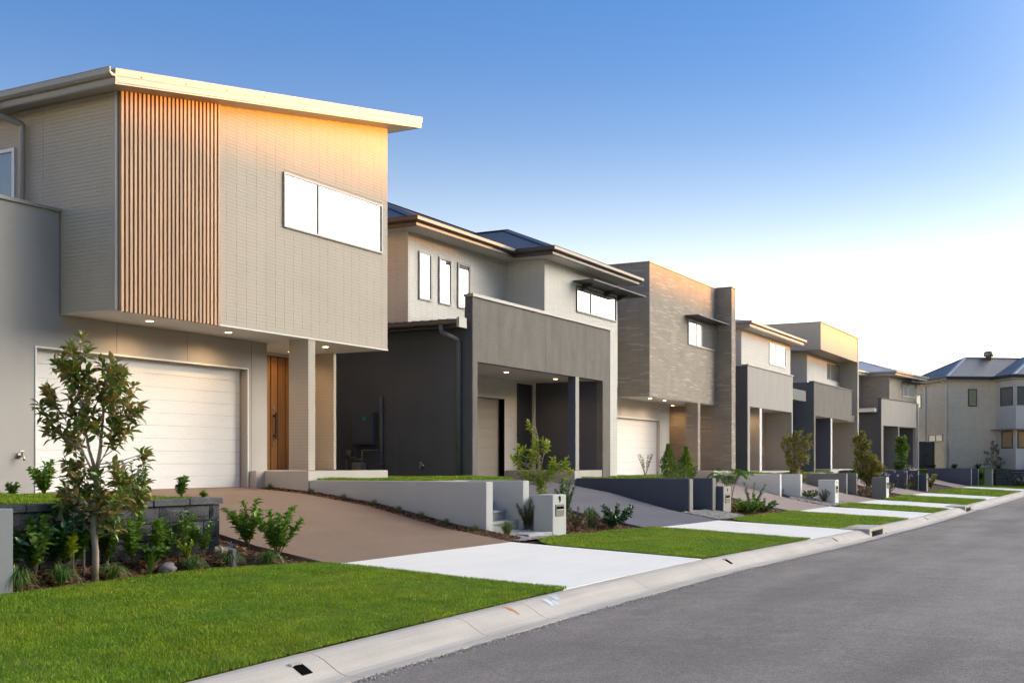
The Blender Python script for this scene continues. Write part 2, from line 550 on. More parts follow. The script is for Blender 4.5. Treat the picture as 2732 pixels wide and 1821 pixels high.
MT["clad_white"] = brick_mat("white board cladding", (0.63, 0.59, 0.55), (0.61, 0.57, 0.53), (0.46, 0.43, 0.40), 9.0, 0.15, 0.004, 0.0, 0.03, 0.3)
MT["white"] = plain("white painted metal", (0.74, 0.725, 0.70), 0.45, 0.02, 1.0, 0.0, 60, spec=0.4)
MT["garage_white"] = plain("white garage door panel", (0.74, 0.73, 0.715), 0.5, 0.03, 2.0, 0.05, 30, 0.12, 40, streak=(1, 1, 14))
MT["garage_beige"] = plain("taupe garage door panel", (0.30, 0.265, 0.215), 0.55, 0.04, 2.0, 0.07, 30, 0.12, 40, streak=(1, 1, 14))
MT["soffit"] = plain("painted soffit board", (0.56, 0.535, 0.51), 0.85, 0.03, 0.6, 0.02)
MT["roof_metal_pale"] = plain("pale steel roof edge", (0.33, 0.30, 0.275), 0.42, 0.03, 1.0, 0.0, spec=0.4)
MT["bronze"] = plain("dark bronze gutter", (0.085, 0.068, 0.058), 0.42, 0.05, 1.0, 0.0, spec=0.5)
MT["dark_metal"] = plain("charcoal steel", (0.055, 0.056, 0.062), 0.5, 0.05, 1.0, 0.0)
MT["pipe_grey"] = plain("grey painted pipe", (0.13, 0.135, 0.15), 0.5, 0.05, 1.0, 0.0)
MT["roof_dark"] = roof_mat("dark corrugated roof", (0.075, 0.078, 0.10))
MT["roof_slate"] = roof_mat("slate grey corrugated roof", (0.16, 0.155, 0.17))
MT["roof_bronze"] = roof_mat("bronze corrugated roof", (0.10, 0.09, 0.085))
MT["roof_light"] = roof_mat("pale blue grey corrugated roof", (0.40, 0.42, 0.47))
MT["slat"] = wood_mat("cedar slat", (0.345, 0.19, 0.095), (0.48, 0.29, 0.16))
MT["door_wood"] = wood_mat("amber door timber", (0.27, 0.125, 0.042), (0.37, 0.18, 0.062), 0.4)
MT["black"] = plain("black", (0.006, 0.006, 0.006), 1.0, 0.0, 1, 0, spec=0.0)
MT["glass_bright"] = glass_mat("window glass", (0.30, 0.31, 0.33), 0.86)
MT["glass_dark"] = glass_mat("dark window glass", (0.09, 0.10, 0.10), 0.2, top=0.4)
MT["glass_matt"] = glass_mat("obscured glass", (0.16, 0.18, 0.18), 0.15, top=0.06)
MT["blind"] = glass_mat("window with pale blind", (0.74, 0.68, 0.56), 0.2, top=0.4)
MT["glass_warm"] = glass_mat("window with amber room light in its colour", (0.42, 0.24, 0.09), 0.2, top=0.4)  # pane colour painted amber for the lit room behind, no lamp there
MT["lamp"] = emit_mat("lit downlight", (1.0, 0.62, 0.27), 4.0)
MT["chrome"] = plain("brushed brass and chrome", (0.55, 0.50, 0.42), 0.3, 0.05, 5, 0, metal=1.0)
MT["meter_grey"] = plain("slate meter box paint", (0.085, 0.092, 0.108), 0.5, 0.05, 2, 0)
MT["gas"] = plain("dull gas meter paint", (0.26, 0.22, 0.19), 0.5, 0.1, 6, 0)
MT["pipe_pvc"] = plain("weathered brown pipe", (0.30, 0.23, 0.16), 0.6, 0.2, 12, 0.1)
MT["blue"] = plain("blue plastic", (0.05, 0.13, 0.45), 0.4, 0, 1, 0)
MT["green_print"] = plain("green printed sticker", (0.01, 0.32, 0.13), 0.5, 0, 1, 0)
MT["plate"] = plain("brushed taupe letter plate", (0.20, 0.185, 0.165), 0.4, 0.04, 8, 0, metal=0.5)
MT["wall_grey"] = plain("pale grey rendered wall", (0.47, 0.465, 0.455), 0.9, 0.05, 1.0, 0.05, 120, 0.25, 150)
MT["wall_white"] = plain("off white rendered wall", (0.72, 0.70, 0.68), 0.9, 0.04, 1.0, 0.04, 120, 0.2, 150)
MT["wall_mid"] = plain("mid grey rendered wall", (0.25, 0.235, 0.22), 0.9, 0.05, 1.0, 0.05, 120, 0.25, 150)
MT["pillar"] = plain("grey painted pillar", (0.20, 0.21, 0.22), 0.9, 0.05, 1.0, 0.05, 120, 0.25, 150)
MT["stone_step"] = plain("bluestone step", (0.36, 0.36, 0.355), 0.8, 0.12, 5, 0.1, 60, 0.2, 80)
MT["concrete_slab"] = plain("porch concrete", (0.50, 0.455, 0.41), 0.85, 0.06, 2, 0.04, 60)
MT["trunk"] = plain("grey brown bark", (0.40, 0.32, 0.245), 0.9, 0.2, 12, 0.15, 60, 0.6, 50, streak=(1, 1, 0.3))
MT["stem"] = plain("brown green stem", (0.13, 0.11, 0.055), 0.8, 0.2, 10, 0)
MT["rock"] = plain("purple grey rock", (0.15, 0.125, 0.13), 0.85, 0.3, 9, 0.2, 50, 0.6, 30)
MT["leaf_magnolia"] = leaf_mat("glossy magnolia leaf", [(0.086, 0.147, 0.022), (0.148, 0.224, 0.033), (0.218, 0.294, 0.039), (0.343, 0.253, 0.066), (0.484, 0.307, 0.11), (0.109, 0.182, 0.028)], 0.3, 0.2)
MT["leaf_bright"] = leaf_mat("fresh green leaf", [(0.099, 0.215, 0.014), (0.152, 0.297, 0.024), (0.261, 0.363, 0.036), (0.077, 0.165, 0.014)], 0.38, 0.25)
MT["leaf_mid"] = leaf_mat("mid green leaf", [(0.062, 0.147, 0.019), (0.104, 0.207, 0.026), (0.177, 0.259, 0.038), (0.052, 0.121, 0.015)], 0.4, 0.2)
MT["leaf_lime"] = leaf_mat("yellow green leaf", [(0.246, 0.389, 0.016), (0.378, 0.456, 0.02), (0.169, 0.304, 0.016), (0.567, 0.439, 0.041)], 0.4, 0.3)
MT["leaf_dark"] = leaf_mat("dark green leaf", [(0.024, 0.072, 0.019), (0.048, 0.12, 0.029), (0.08, 0.16, 0.04)], 0.35, 0.15)
MT["leaf_olive"] = leaf_mat("olive brown leaf", [(0.112, 0.12, 0.038), (0.18, 0.15, 0.06), (0.075, 0.09, 0.027), (0.24, 0.18, 0.09)], 0.5, 0.2)
MT["leaf_gold"] = leaf_mat("golden green leaf", [(0.252, 0.241, 0.032), (0.403, 0.338, 0.042), (0.151, 0.182, 0.026), (0.504, 0.386, 0.084)], 0.45, 0.2)
MT["leaf_conifer"] = leaf_mat("conifer spray", [(0.21, 0.317, 0.024), (0.36, 0.432, 0.028), (0.09, 0.202, 0.028), (0.135, 0.245, 0.036)], 0.6, 0.15)
MT["petal"] = leaf_mat("pale pink white petal", [(0.72, 0.62, 0.62), (0.62, 0.5, 0.55), (0.75, 0.7, 0.66)], 0.6, 0.3)
MT["petal_lilac"] = leaf_mat("lilac petal", [(0.42, 0.28, 0.52), (0.5, 0.36, 0.58)], 0.6, 0.3)
MT["blade"] = leaf_mat("lawn grass blade", [(0.124, 0.255, 0.008), (0.183, 0.318, 0.01), (0.249, 0.358, 0.015), (0.149, 0.282, 0.008), (0.314, 0.358, 0.03)], 0.55, 0.3, 0.3, patch=(0.7, (1.75, 1.25, 1.6)))
MT["tuft"] = leaf_mat("strappy grass leaf", [(0.045, 0.135, 0.022), (0.075, 0.195, 0.03), (0.18, 0.24, 0.06), (0.3, 0.285, 0.105)], 0.45, 0.2)
MT["tuft_fine"] = leaf_mat("fine green tussock", [(0.084, 0.156, 0.038), (0.144, 0.208, 0.058), (0.216, 0.229, 0.077)], 0.6, 0.2)
MT["chip"] = leaf_mat("bark chip", [(0.061, 0.03, 0.016), (0.135, 0.065, 0.034), (0.23, 0.121, 0.068), (0.338, 0.203, 0.121)], 0.9, 0.0, 0.1)
MT["pebble"] = leaf_mat("garden pebble", [(0.28, 0.25, 0.21), (0.42, 0.38, 0.33), (0.18, 0.16, 0.14)], 0.85, 0.0, 0.2)

# ------------------------------------------------------------------ ground materials
def ground_mat(name, col, var1, s1, var2, s2, rough, bmp, bs_, extra=None, streak=None):
    m, nt, bs = nodes(name)
    c = N(nt, "ShaderNodeTexCoord").outputs["Object"]
    o = noise_col(nt, c, col, var1, s1, 5, streak=streak)
    o = noise_col(nt, c, o, var2, s2, 3)
    if extra:
        for var, scl, st in extra:
            o = noise_col(nt, c, o, var, scl, 4, streak=st)
    nt.links.new(o, bs.inputs["Base Color"])
    bs.inputs["Roughness"].default_value = rough
    bs.inputs["Specular IOR Level"].default_value = 0.3
    nz = N(nt, "ShaderNodeTexNoise"); nz.inputs["Scale"].default_value = bs_; nz.inputs["Detail"].default_value = 4
    nt.links.new(c, nz.inputs[0]); bump(nt, bs, nz.outputs[0], bmp, 0.008)
    return m


MT["asphalt"] = ground_mat("asphalt", (0.215, 0.184, 0.164), 0.16, 0.45, 0.38, 75, 0.85, 0.7, 80, [(0.22, 1.0, (0.12, 1.1, 1)), (0.20, 24, None), (0.12, 3, None), (0.28, 160, None)])
MT["kerb"] = ground_mat("cast concrete kerb", (0.50, 0.445, 0.395), 0.10, 1.2, 0.07, 60, 0.85, 0.25, 90, [(0.12, 1.0, (0.5, 9, 9))])
MT["apron"] = ground_mat("new pale concrete", (0.80, 0.76, 0.715), 0.035, 0.5, 0.02, 60, 0.8, 0.12, 80, [(0.03, 1.5, (0.4, 2.5, 1))])
MT["drive_terracotta"] = ground_mat("terracotta driveway concrete", (0.215, 0.145, 0.102), 0.13, 0.6, 0.30, 90, 0.8, 0.35, 140, [(0.07, 1.0, (0.4, 2.2, 1))])
MT["drive_blue"] = ground_mat("blue grey driveway concrete", (0.125, 0.122, 0.145), 0.10, 0.8, 0.16, 90, 0.8, 0.35, 120, [(0.12, 1.0, (0.4, 2.4, 1))])
MT["drive_pink"] = ground_mat("pinkish grey driveway", (0.31, 0.24, 0.215), 0.07, 0.8, 0.12, 90, 0.8, 0.3, 120, [(0.08, 1.0, (0.4, 2.4, 1))])
MT["soil"] = ground_mat("dark mulch soil", (0.052, 0.028, 0.018), 0.3, 3.0, 0.4, 40, 0.95, 0.9, 45)
MT["turf"] = ground_mat("turf base", (0.07, 0.14, 0.012), 0.25, 0.9, 0.3, 40, 0.95, 0.8, 70)
MT["land"] = ground_mat("grassy land", (0.17, 0.155, 0.075), 0.3, 0.02, 0.2, 1.0, 0.95, 0.3, 5)
MT["gravel_ground"] = ground_mat("gravel and sand", (0.26, 0.225, 0.185), 0.2, 4.0, 0.35, 60, 0.95, 0.8, 60)
MT["split_block"] = ground_mat("split face charcoal block", (0.060, 0.060, 0.066), 0.25, 5, 0.45, 45, 0.9, 1.0, 28, [(0.25, 12, None)])
MT["block_cap"] = ground_mat("charcoal capping block", (0.085, 0.086, 0.092), 0.2, 5, 0.35, 50, 0.9, 0.8, 40)

# ------------------------------------------------------------------ the lie of the land
KX = [-200, 0, 5, 8, 12, 17, 25, 36, 300]
KZ = [-1.70, -1.62, -1.58, -1.53, -1.50, -1.50, -1.60, -1.67, -1.67]
PY = [9.3, 10.58, 12.3, 13.68, 15.15]
PF = [0.0, 0.22, 0.64, 0.86, 1.0]
KB, BND = 5.93, 9.3


def zk(x): return float(np.interp(x, KX, KZ))


def zdrive(x, y, zg=-0.48):
    zb = zk(x) + 0.15
    if y <= BND: return zk(x) + 0.15 * max(0.0, (y - KB) / (BND - KB))
    return zb + (zg - zb) * float(np.interp(y, PY, PF))


def sheet(name, xs, ys, zf, m, parent=None, kind="structure", under=0.25):
    """a grid over xs, ys with skirts down its sides"""
    mb = MB()
    nx, ny = len(xs), len(ys)
    mb.v = [(x, y, zf(x, y)) for y in ys for x in xs]
    for j in range(ny - 1):
        for i in range(nx - 1):
            mb.f.append((j * nx + i, j * nx + i + 1, (j + 1) * nx + i + 1, (j + 1) * nx + i))
    rim = [i for i in range(nx)] + [j * nx + nx - 1 for j in range(1, ny)] + [(ny - 1) * nx + i for i in range(nx - 2, -1, -1)] + [j * nx for j in range(ny - 2, 0, -1)]
    b = len(mb.v)
    mb.v += [(mb.v[k][0], mb.v[k][1], mb.v[k][2] - under) for k in rim]
    for a in range(len(rim)):
        c = (a + 1) % len(rim)
        mb.f.append((rim[c], rim[a], b + a, b + c))
    o = mb.build(name, m, parent, fix=False)
    if kind: o["kind"] = kind
    return o


def lin(a, b, n): return [a + (b - a) * i / n for i in range(n + 1)]


XS_LONG = sorted(set([-40, -25, -15, -8, -4, 0, 3, 5, 6.5, 8, 10, 12, 14.5, 17, 19, 21, 23, 25, 28, 32, 36, 45, 60, 80, 100, 140]))
# wide land under and round everything, out to the horizon
gx = [-900, -300, -120, -60, -30, -10, 0, 4, 8, 12, 17, 25, 36, 60, 84, 110, 160, 300, 700, 1500]
gy = [-1500, -500, -240, -130, -80, -40, -12, -6, -3.4, 5.4, 6.4, 9.3, 12, 16, 40, 120, 400, 1000]


def zland(x, y):
    z = zk(x) - 0.42
    if y > 15: z += 0.6 * min(1, (y - 15) / 10)
    return z


sheet("ground", gx, gy, zland, MT["land"])
# the low wooded rise across the way, behind the camera: the sun is setting over it
rx = [i * 12 - 200 for i in range(80)]
ry = [-160, -145, -130, -118, -108, -100, -92, -84, -76, -66, -56]
rh = [0, 9, 18, 23.0, 24.7, 25.2, 24.7, 21.9, 15, 6, 0]
sheet("hill", rx, ry, lambda x, y: -2.2 + float(np.interp(y, ry, rh)) + (0.25 * math.sin(x * 0.05) + 0.2 * math.sin(x * 0.13 + 1)) * (1 if -125 < y < -75 else 0), MT["land"])

sheet("road", XS_LONG, [-3.1, -1.5, 0, 1.5, 3, 4.4, 5.32], lambda x, y: zk(x) - 0.15 + 0.02 * (1 - ((y - 1.1) / 4.2) ** 2), MT["asphalt"])

# kerb: one rolled concrete section after another, with open joints between them
kerb = tag(thing("kerb", None, None, (0, KB, zk(0))), kind="structure")
KP = [(0.0, -0.35), (0.0, 0.005), (-0.10, 0.008), (-0.16, -0.004), (-0.22, -0.028), (-0.29, -0.068), (-0.35, -0.104), (-0.40, -0.128), (-0.46, -0.140), (-0.62, -0.132), (-0.62, -0.35)]


def kerb_part(x0, x1):
    mb = MB()
    a, b = [(x0 + 0.005, KB + dy, zk(x0) + dz) for dy, dz in KP], [(x1 - 0.005, KB + dy, zk(x1) + dz) for dy, dz in KP]
    n = len(KP)
    mb.add(a + b, [(i, (i + 1) % n, n + (i + 1) % n, n + i) for i in range(n)] + [tuple(range(n)), tuple(range(2 * n - 1, n - 1, -1))])
    mb.build("kerb_section", MT["kerb"], kerb)


PITS = [(28.0, 29.9), (45.2, 47.1)]
kxs = [-12, -6, 0, 3, 5.2, 7.36, 9.6, 10.9, 13.9, 16.6, 18.7, 21.2, 23.6, 25.9, 28.0, 29.9, 32.4, 35, 37.5, 40, 42.6, 45.2, 47.1, 50, 53, 56, 59, 62, 65, 68, 72, 76, 82, 90, 110]
for a, b in zip(kxs, kxs[1:]):
    if (a, b) not in PITS: kerb_part(a, b)
# stormwater pits let into the kerb
for i, (a, b) in enumerate(PITS):
    z = zk((a + b) / 2)
    t = thing("drain_pit", ["concrete kerb drain with dark slot beside the lawn strip of the second driveway", "far concrete kerb drain near the end of the street"][i], "drain", ((a + b) / 2, KB - 0.3, z - 0.15), group="kerb drains along the road")
    mb = MB().box(a + 0.004, b - 0.004, KB - 0.36, KB + 0.35, z - 0.02, z + 0.055)
    mb.box(a + 0.004, a + 0.28, KB - 0.36, KB + 0.35, z - 0.35, z - 0.02).box(b - 0.28, b - 0.004, KB - 0.36, KB + 0.35, z - 0.35, z - 0.02)
    mb.build("lintel", MT["kerb"], t, bevel=0.012, fix=False)
    box("recess", MT["black"], t, a + 0.28, b - 0.28, KB - 0.06, KB - 0.02, z - 0.34, z - 0.02)
    box("gutter_apron", MT["kerb"], t, a + 0.004, b - 0.004, KB - 0.62, KB - 0.36, z - 0.35, z - 0.145)
# roof water outlets: short openings broken through the kerb
for i, x in enumerate((7.05, 17.6, 24.9, 37.0)):
    z = zk(x)
    t = thing("kerb_outlet", ["ragged dark stormwater hole in the kerb at the front of the picture", "small dark slot in the kerb in front of the second white apron", "small dark kerb slot just before the near drain", "small dark kerb slot between the two drains"][i], "drain", (x, KB - 0.25, z - 0.06), group="stormwater slots in the kerb")
    L = 0.062 if i == 0 else 0.05
    # dark mouth: wedge following the rolled face, 4 mm proud
    P = [(KB - 0.20, z - 0.012), (KB - 0.27, z - 0.05), (KB - 0.315, z - 0.077)]
    mb = MB()
    for (y0, z0), (y1, z1) in zip(P, P[1:]):
        mb.add([(x - L, y0, z0), (x + L, y0, z0), (x + L, y1, z1), (x - L, y1, z1), (x - L, y0, z0 - .05), (x + L, y0, z0 - .05), (x + L, y1, z1 - .05), (x - L, y1, z1 - .05)],
               [(3, 2, 1, 0), (4, 5, 6, 7), (0, 1, 5, 4), (1, 2, 6, 5), (2, 3, 7, 6), (3, 0, 4, 7)])
    mb.build("opening", MT["black"], t, fix=False)
    mb = MB()
    r = random.Random(i)
    for k in range(9):
        px, s = x - L + 2 * L * k / 8, 0.012 + 0.012 * r.random()
        mb.lathe([(0.002, 0.012), (s, 0.006), (s, -0.02)], (px, KB - 0.198, z - 0.012), 6)
    mb.build("broken_edge", MT["kerb"], t)

# grit washed along the edge of the gutter
r_ = np.random.default_rng(77)
n_ = 5200
gx_ = 4.0 + 44 * r_.random(n_) ** 1.5; gy_ = KB - 0.615 - np.abs(r_.normal(0, 0.055, n_)); gz_ = np.interp(gx_, KX, KZ) - 0.139 - 0.006 * (gy_ < KB - .62)
gs_ = r_.uniform(0.006, 0.016, n_)
GV = np.empty((n_, 4, 3))
for k_, (a_, b_) in enumerate(((-1, -.6), (1, -.5), (.1, 1))):
    GV[:, k_] = np.stack([gx_ + a_ * gs_, gy_ + b_ * gs_, gz_ - .004], 1)
GV[:, 3] = np.stack([gx_, gy_, gz_ + gs_ * .7], 1)
GT = (np.arange(n_)[:, None, None] * 4 + np.array([(0, 1, 3), (1, 2, 3), (2, 0, 3)])[None]).reshape(-1, 3)
tag(np_mesh("gutter_grit", GV.reshape(-1, 3), GT, MT["pebble"], None, kind="stuff"), "sandy grit along the edge between kerb and asphalt", "grit")

# ------------------------------------------------------------------ verge: aprons, lawns, driveways
LOTS = [  # driveway x0,x1 ; garage wall y ; garage floor z ; colour
    (12.2, 17.1, 15.18, -0.48, "drive_terracotta"),
    (23.3, 28.1, 15.8, -0.44, "drive_blue"),
    (35.3, 39.9, 15.4, -0.48, "drive_pink"),
    (43.6, 48.2, 15.0, -0.50, "drive_pink"),
    (55.2, 60.2, 15.4, -0.48, "drive_pink"),
    (72.5, 77.8, 14.6, -0.45, "drive_pink"),
]
XF = lin(0, 1, 8)
for i, (x0, x1, yg, zg, mk) in enumerate(LOTS):
    x0a = x0 + (0.4 if i == 1 else 0.0)
    sheet("driveway_apron", lin(x0a, x1, 5), [KB + 0.006, 7, 8.2, BND], lambda x, y: zdrive(x, y) + 0.012, MT["apron"])
    yv = [BND + 0.012, 9.9, 10.6, 11.4, 12.3, 13.0, 13.7, 14.4, yg + 0.24]
    o = sheet("driveway", lin(x0, x1, 5), yv, lambda x, y, zg=zg: zdrive(x, y, zg) + 0.015, MT[mk])
def zgarden(x, y):
    if x < 11.75 and y < 10.74:
        s = min(1.0, max(0.0, (y - 10.16) / 0.45)); s = s * s * (3 - 2 * s)
        return zk(x) + 0.15 - 0.035 + 0.185 * s
    return zdrive(x, y, -0.52) - (0.045 if x > 12.0 else 0.06)


# garden soil behind the boundary, one sheet under the yards
gxs = lin(2.0, 12.2, 12) + lin(12.9, 84, 90)
sheet("garden_bed", gxs, [9.25, 9.6, 9.9, 10.15, 10.25, 10.35, 10.45, 10.55, 10.66, 10.8, 11.5, 12.3, 13, 13.7, 14.4, 15.2, 16.5], zgarden, MT["soil"])
# turf between the aprons (the last strip runs on past house seven)
TURF = []
edges = [(-14.0, 12.2)] + [(LOTS[i][1], LOTS[i + 1][0] + (0.4 if i == 0 else 0)) for i in range(5)] + [(77.8, 92.0)]


def turf_back(i, x, x0, x1):
    """back edge of a lawn strip: rounded up towards the left apron, straight at the right"""
    if i == 0: return 10.22 - 0.80 * max(0, (x - 11.0) / 1.2) ** 1.5 if x > 11.0 else 10.22
    t = (x - x0)
    return 9.36 - 0.9 * math.exp(-t / 0.55) + (0.0 if i > 1 else 0.0)


for i, (x0, x1) in enumerate(edges):
    n = 40 if i == 0 else 24
    mb = MB()
    rows = 10
    for a in range(n + 1):
        x = x0 + 0.004 + (x1 - x0 - 0.008) * a / n
        yb = turf_back(i, x, x0, x1)
        for b in range(rows + 1):
            y = KB + 0.004 + (yb - KB) * b / rows
            mb.v.append((x, y, zdrive(x, min(y, BND)) + 0.022 + 0.006 * math.sin(x * 2.1 + y * 1.3) * min(1, b * 0.5)))
    for a in range(n):
        for b in range(rows):
            k = a * (rows + 1) + b
            mb.f.append((k, k + rows + 1, k + rows + 2, k + 1))
    o = mb.build("verge", MT["turf"], None, fix=False)
    o["kind"] = "structure"
    TURF.append((x0, x1, i))


def grass(name, n, fx, fy, fz, hmin, hmax, width, mat="blade", seed=1, label=None, patch=0.35, parent=None):
    """n bent blades; fx, fy give root positions (arrays), fz(x, y) the height of the ground"""
    r = np.random.default_rng(seed)
    x, y = fx(r, n), None
    y = fy(r, x)
    z = fz(x, y)
    h = r.uniform(hmin, hmax, n) * (1 + patch * np.sin(x * 1.7 + 1.3 * np.sin(y * 2.1)) * np.sin(y * 2.3 + x * 0.6))
    az = r.uniform(0, 2 * math.pi, n)
    lean = r.uniform(0.1, 0.9, n) * h
    w = width * r.uniform(0.7, 1.3, n)
    sx, sy = np.cos(az + 1.57) * w / 2, np.sin(az + 1.57) * w / 2
    dx, dy = np.cos(az) * lean, np.sin(az) * lean
    V = np.empty((n, 5, 3))
    V[:, 0] = np.stack([x - sx, y - sy, z - 0.004], 1); V[:, 1] = np.stack([x + sx, y + sy, z - 0.004], 1)
    V[:, 2] = np.stack([x - sx * .8 + dx * .35, y - sy * .8 + dy * .35, z + h * .6], 1)
    V[:, 3] = np.stack([x + sx * .8 + dx * .35, y + sy * .8 + dy * .35, z + h * .6], 1)
    V[:, 4] = np.stack([x + dx, y + dy, z + h * .92], 1)
    F = np.array([(0, 1, 3), (0, 3, 2), (2, 3, 4)])
    T = (np.arange(n)[:, None, None] * 5 + F[None]).reshape(-1, 3)
    o = np_mesh(name, V.reshape(-1, 3), T, MT[mat], parent, kind="stuff", label=label)
    return o


def np_zdrive(x, y):
    z0 = np.interp(x, KX, KZ)
    return z0 + 0.15 * np.clip((y - KB) / (BND - KB), 0, 1) + 0.022


GR = [(230000, 0.016, 0.036, 0.0058), (60000, 0.018, 0.036, 0.008), (34000, 0.02, 0.038, 0.011), (12000, 0.025, 0.05, 0.016), (16000, 0.025, 0.05, 0.02), (10000, 0.03, 0.05, 0.028), (10000, 0.03, 0.05, 0.03)]
GL = ["thick mown lawn in front of the block wall", "lawn strip beside the first white apron", "lawn strip beside the second white apron", "lawn strip beside the third white apron", "lawn strip beside the fourth white apron", "far lawn strip before the last apron", "lawn at the end of the street"]
for (x0, x1, i), (n, a, b, w), gl in zip(TURF, GR, GL):
    lo = 3.6 if i == 0 else x0
    def fx(r, n, lo=lo, x1=x1, i=i):
        return lo + (x1 + 0.03 - lo) * r.random(n)
    def fy(r, x, i=i, x0=x0, x1=x1):
        yb = np.array([turf_back(i, v, x0, x1) for v in x])
        return KB - 0.03 + (yb + 0.05 - KB) * r.random(len(x))
    tag(grass("lawn", n, fx, fy, np_zdrive, a, b, w, seed=i + 3), gl, "lawn")

# ------------------------------------------------------------------ yards: retaining walls, steps, raised lawns
def pad(poly, z, label, gi):
    mb = MB().prism(poly, z - 1.1, z)
    mb.build("raised_ground", MT["turf"], None, fix=False)["kind"] = "structure"
    xs, ys = [p[0] for p in poly], [p[1] for p in poly]
    x0, x1, y0, y1 = min(xs), max(xs), min(ys), max(ys)
    n, w = gi
    def inside(x, y):
        c = np.zeros(len(x), bool)
        for (ax, ay), (bx, by) in zip(poly, poly[1:] + poly[:1]):
            with np.errstate(divide='ignore', invalid='ignore'):
                k = ((ay > y) != (by > y)) & (x < (bx - ax) * (y - ay) / (by - ay + 1e-9) + ax)
            c ^= k
        return c
    r = np.random.default_rng(int(x0 * 10))
    px, py = x0 + (x1 - x0) * r.random(n * 2), y0 + (y1 - y0) * r.random(n * 2)
    ok = inside(px, py); px, py = px[ok], py[ok]
    tag(grass("lawn", len(px), lambda r, n: px, lambda r, x: py, lambda x, y: z + 0 * x, 0.03, 0.07, w, seed=int(x0)), label, "lawn")


def ret_wall(label, x0, x1, y0, y1, ztop, zbase, m, end=None, group="low walls between the driveways"):
    t = thing("retaining_wall", label, "wall", ((x0 + x1) / 2, y0, zbase), group=group)
    MB().rbox(x0, x1, y0 + (0.03 if end else 0), y1, zbase - 0.5, ztop, 0.008).build("wall_body", MT[m], t, fix=False)
    if end:
        MB().rbox(x0 - 0.002, x1 + 0.002, y0, y0 + 0.03, zbase - 0.5, ztop + 0.002, 0.006).build("end_face", MT[end], t, fix=False)


def steps(label, x0, x1, y0, z0, rise, going, n, m="stone_step", tiles=0):
    t = thing("garden_steps", label, "steps", ((x0 + x1) / 2, y0, z0), group="steps up from the street")
    for k in range(n):
        zt, y = z0 + rise * (k + 1), y0 + going * k
        box("riser", MT[m], t, x0 + .004, x1 - .004, y + 0.03, y0 + going * n + 0.2, zt - rise - (0.4 if k == 0 else 0), zt - 0.045)
        MB().rbox(x0 + .004, x1 - .004, y, y + going + 0.06, zt - 0.043, zt, 0.008).build("tread", MT[m], t, fix=False)


# lot one
ret_wall("pale grey wall beside the terracotta driveway ending at the garden steps", 17.55, 17.79, 10.04, 13.94, -0.34, -1.27, "wall_grey")
ret_wall("pale grey wall on the right of the steps next to letterbox 9", 18.93, 19.17, 10.04, 12.5, -0.34, -1.27, "wall_grey")
steps("grey stone steps between the two pale grey walls", 17.79, 18.93, 10.12, -1.25, 0.182, 0.27, 5)
pad([(17.79, 11.47), (18.93, 11.47), (18.93, 12.5), (23.1, 12.5), (23.1, 15.4), (20.4, 15.4), (20.15, 13.95), (17.79, 13.95)], -0.36, "raised lawn above the pale grey wall beside the charcoal side wall", (26000, 0.016))
# lot two
ret_wall("slate blue wall beside the blue grey driveway with pale end", 28.72, 28.98, 10.3, 13.59, -0.43, -1.48, "render_navy", "wall_mid")
ret_wall("slate blue wall on the right of the steps behind the slate blue letterbox", 30.30, 30.56, 10.2, 12.6, -0.43, -1.48, "render_navy", "wall_mid")
steps("stone steps between the two slate blue walls", 28.98, 30.30, 10.75, -1.40, 0.19, 0.30, 5)
pad([(28.98, 12.25), (30.30, 12.25), (30.30, 12.6), (35.2, 12.6), (35.2, 15.2), (33.3, 15.2), (31.2, 13.58), (28.98, 13.58)], -0.45, "raised lawn above the slate blue wall with two small conifers", (12000, 0.02))
# lot three
ret_wall("off white wall beside the second pinkish driveway behind the fern leaved shrub", 40.28, 40.5, 11.1, 14.08, -0.42, -1.14, "wall_white")
ret_wall("off white wall end beside the staked golden tree", 41.55, 41.8, 10.7, 12.8, -0.42, -1.2, "wall_white")
steps("steps between the off white walls", 40.5, 41.55, 11.3, -1.15, 0.18, 0.3, 4)
pad([(40.5, 12.6), (44.9, 12.6), (44.9, 15.0), (42.8, 15.0), (42.7, 13.48), (40.5, 13.48)], -0.44, "raised lawn above the off white wall", (5000, 0.03))
# lot four
ret_wall("mid grey wall beside the third pinkish driveway", 48.55, 48.8, 10.6, 13.68, -0.46, -1.2, "wall_mid")
ret_wall("mid grey wall end right of a low step before the golden bush", 50.0, 50.25, 10.5, 12.8, -0.46, -1.2, "wall_mid")
steps("pale step between the mid grey walls", 48.8, 50.0, 10.9, -1.25, 0.2, 0.3, 4)
pad([(48.8, 12.3), (55.0, 12.6), (55.0, 15.0), (52.0, 15.0), (51.9, 13.68), (48.8, 13.68)], -0.48, "raised lawn above the mid grey wall", (5000, 0.035))
# lot five
ret_wall("slate blue wall with lilac flowers in front", 61.0, 61.25, 10.3, 13.68, -0.42, -1.2, "render_navy", "wall_mid")
ret_wall("slate blue wall end behind the second slate blue letterbox", 62.6, 62.85, 10.0, 12.8, -0.42, -1.2, "render_navy", "wall_mid")
pad([(61.25, 12.3), (70.4, 12.8), (70.4, 15.0), (66.3, 15.0), (66.2, 13.78), (61.25, 13.78)], -0.46, "raised lawn behind the slate blue wall with lilac flowers", (4000, 0.04))
# lot six
ret_wall("farthest dark slate wall beside the last driveway", 78.4, 78.65, 9.3, 12.0, -0.40, -1.35, "render_navy", "wall_mid")
ret_wall("farthest slate wall end near the last letterbox", 80.3, 80.55, 9.1, 12.0, -0.40, -1.35, "render_navy", "wall_mid")
pad([(78.65, 10.6), (83.6, 8.4), (87.5, 2.5), (92, 6), (89.5, 12), (84.0, 12.6), (78.65, 12.6)], -0.46, "lawn below the cream brick corner house", (9000, 0.045))

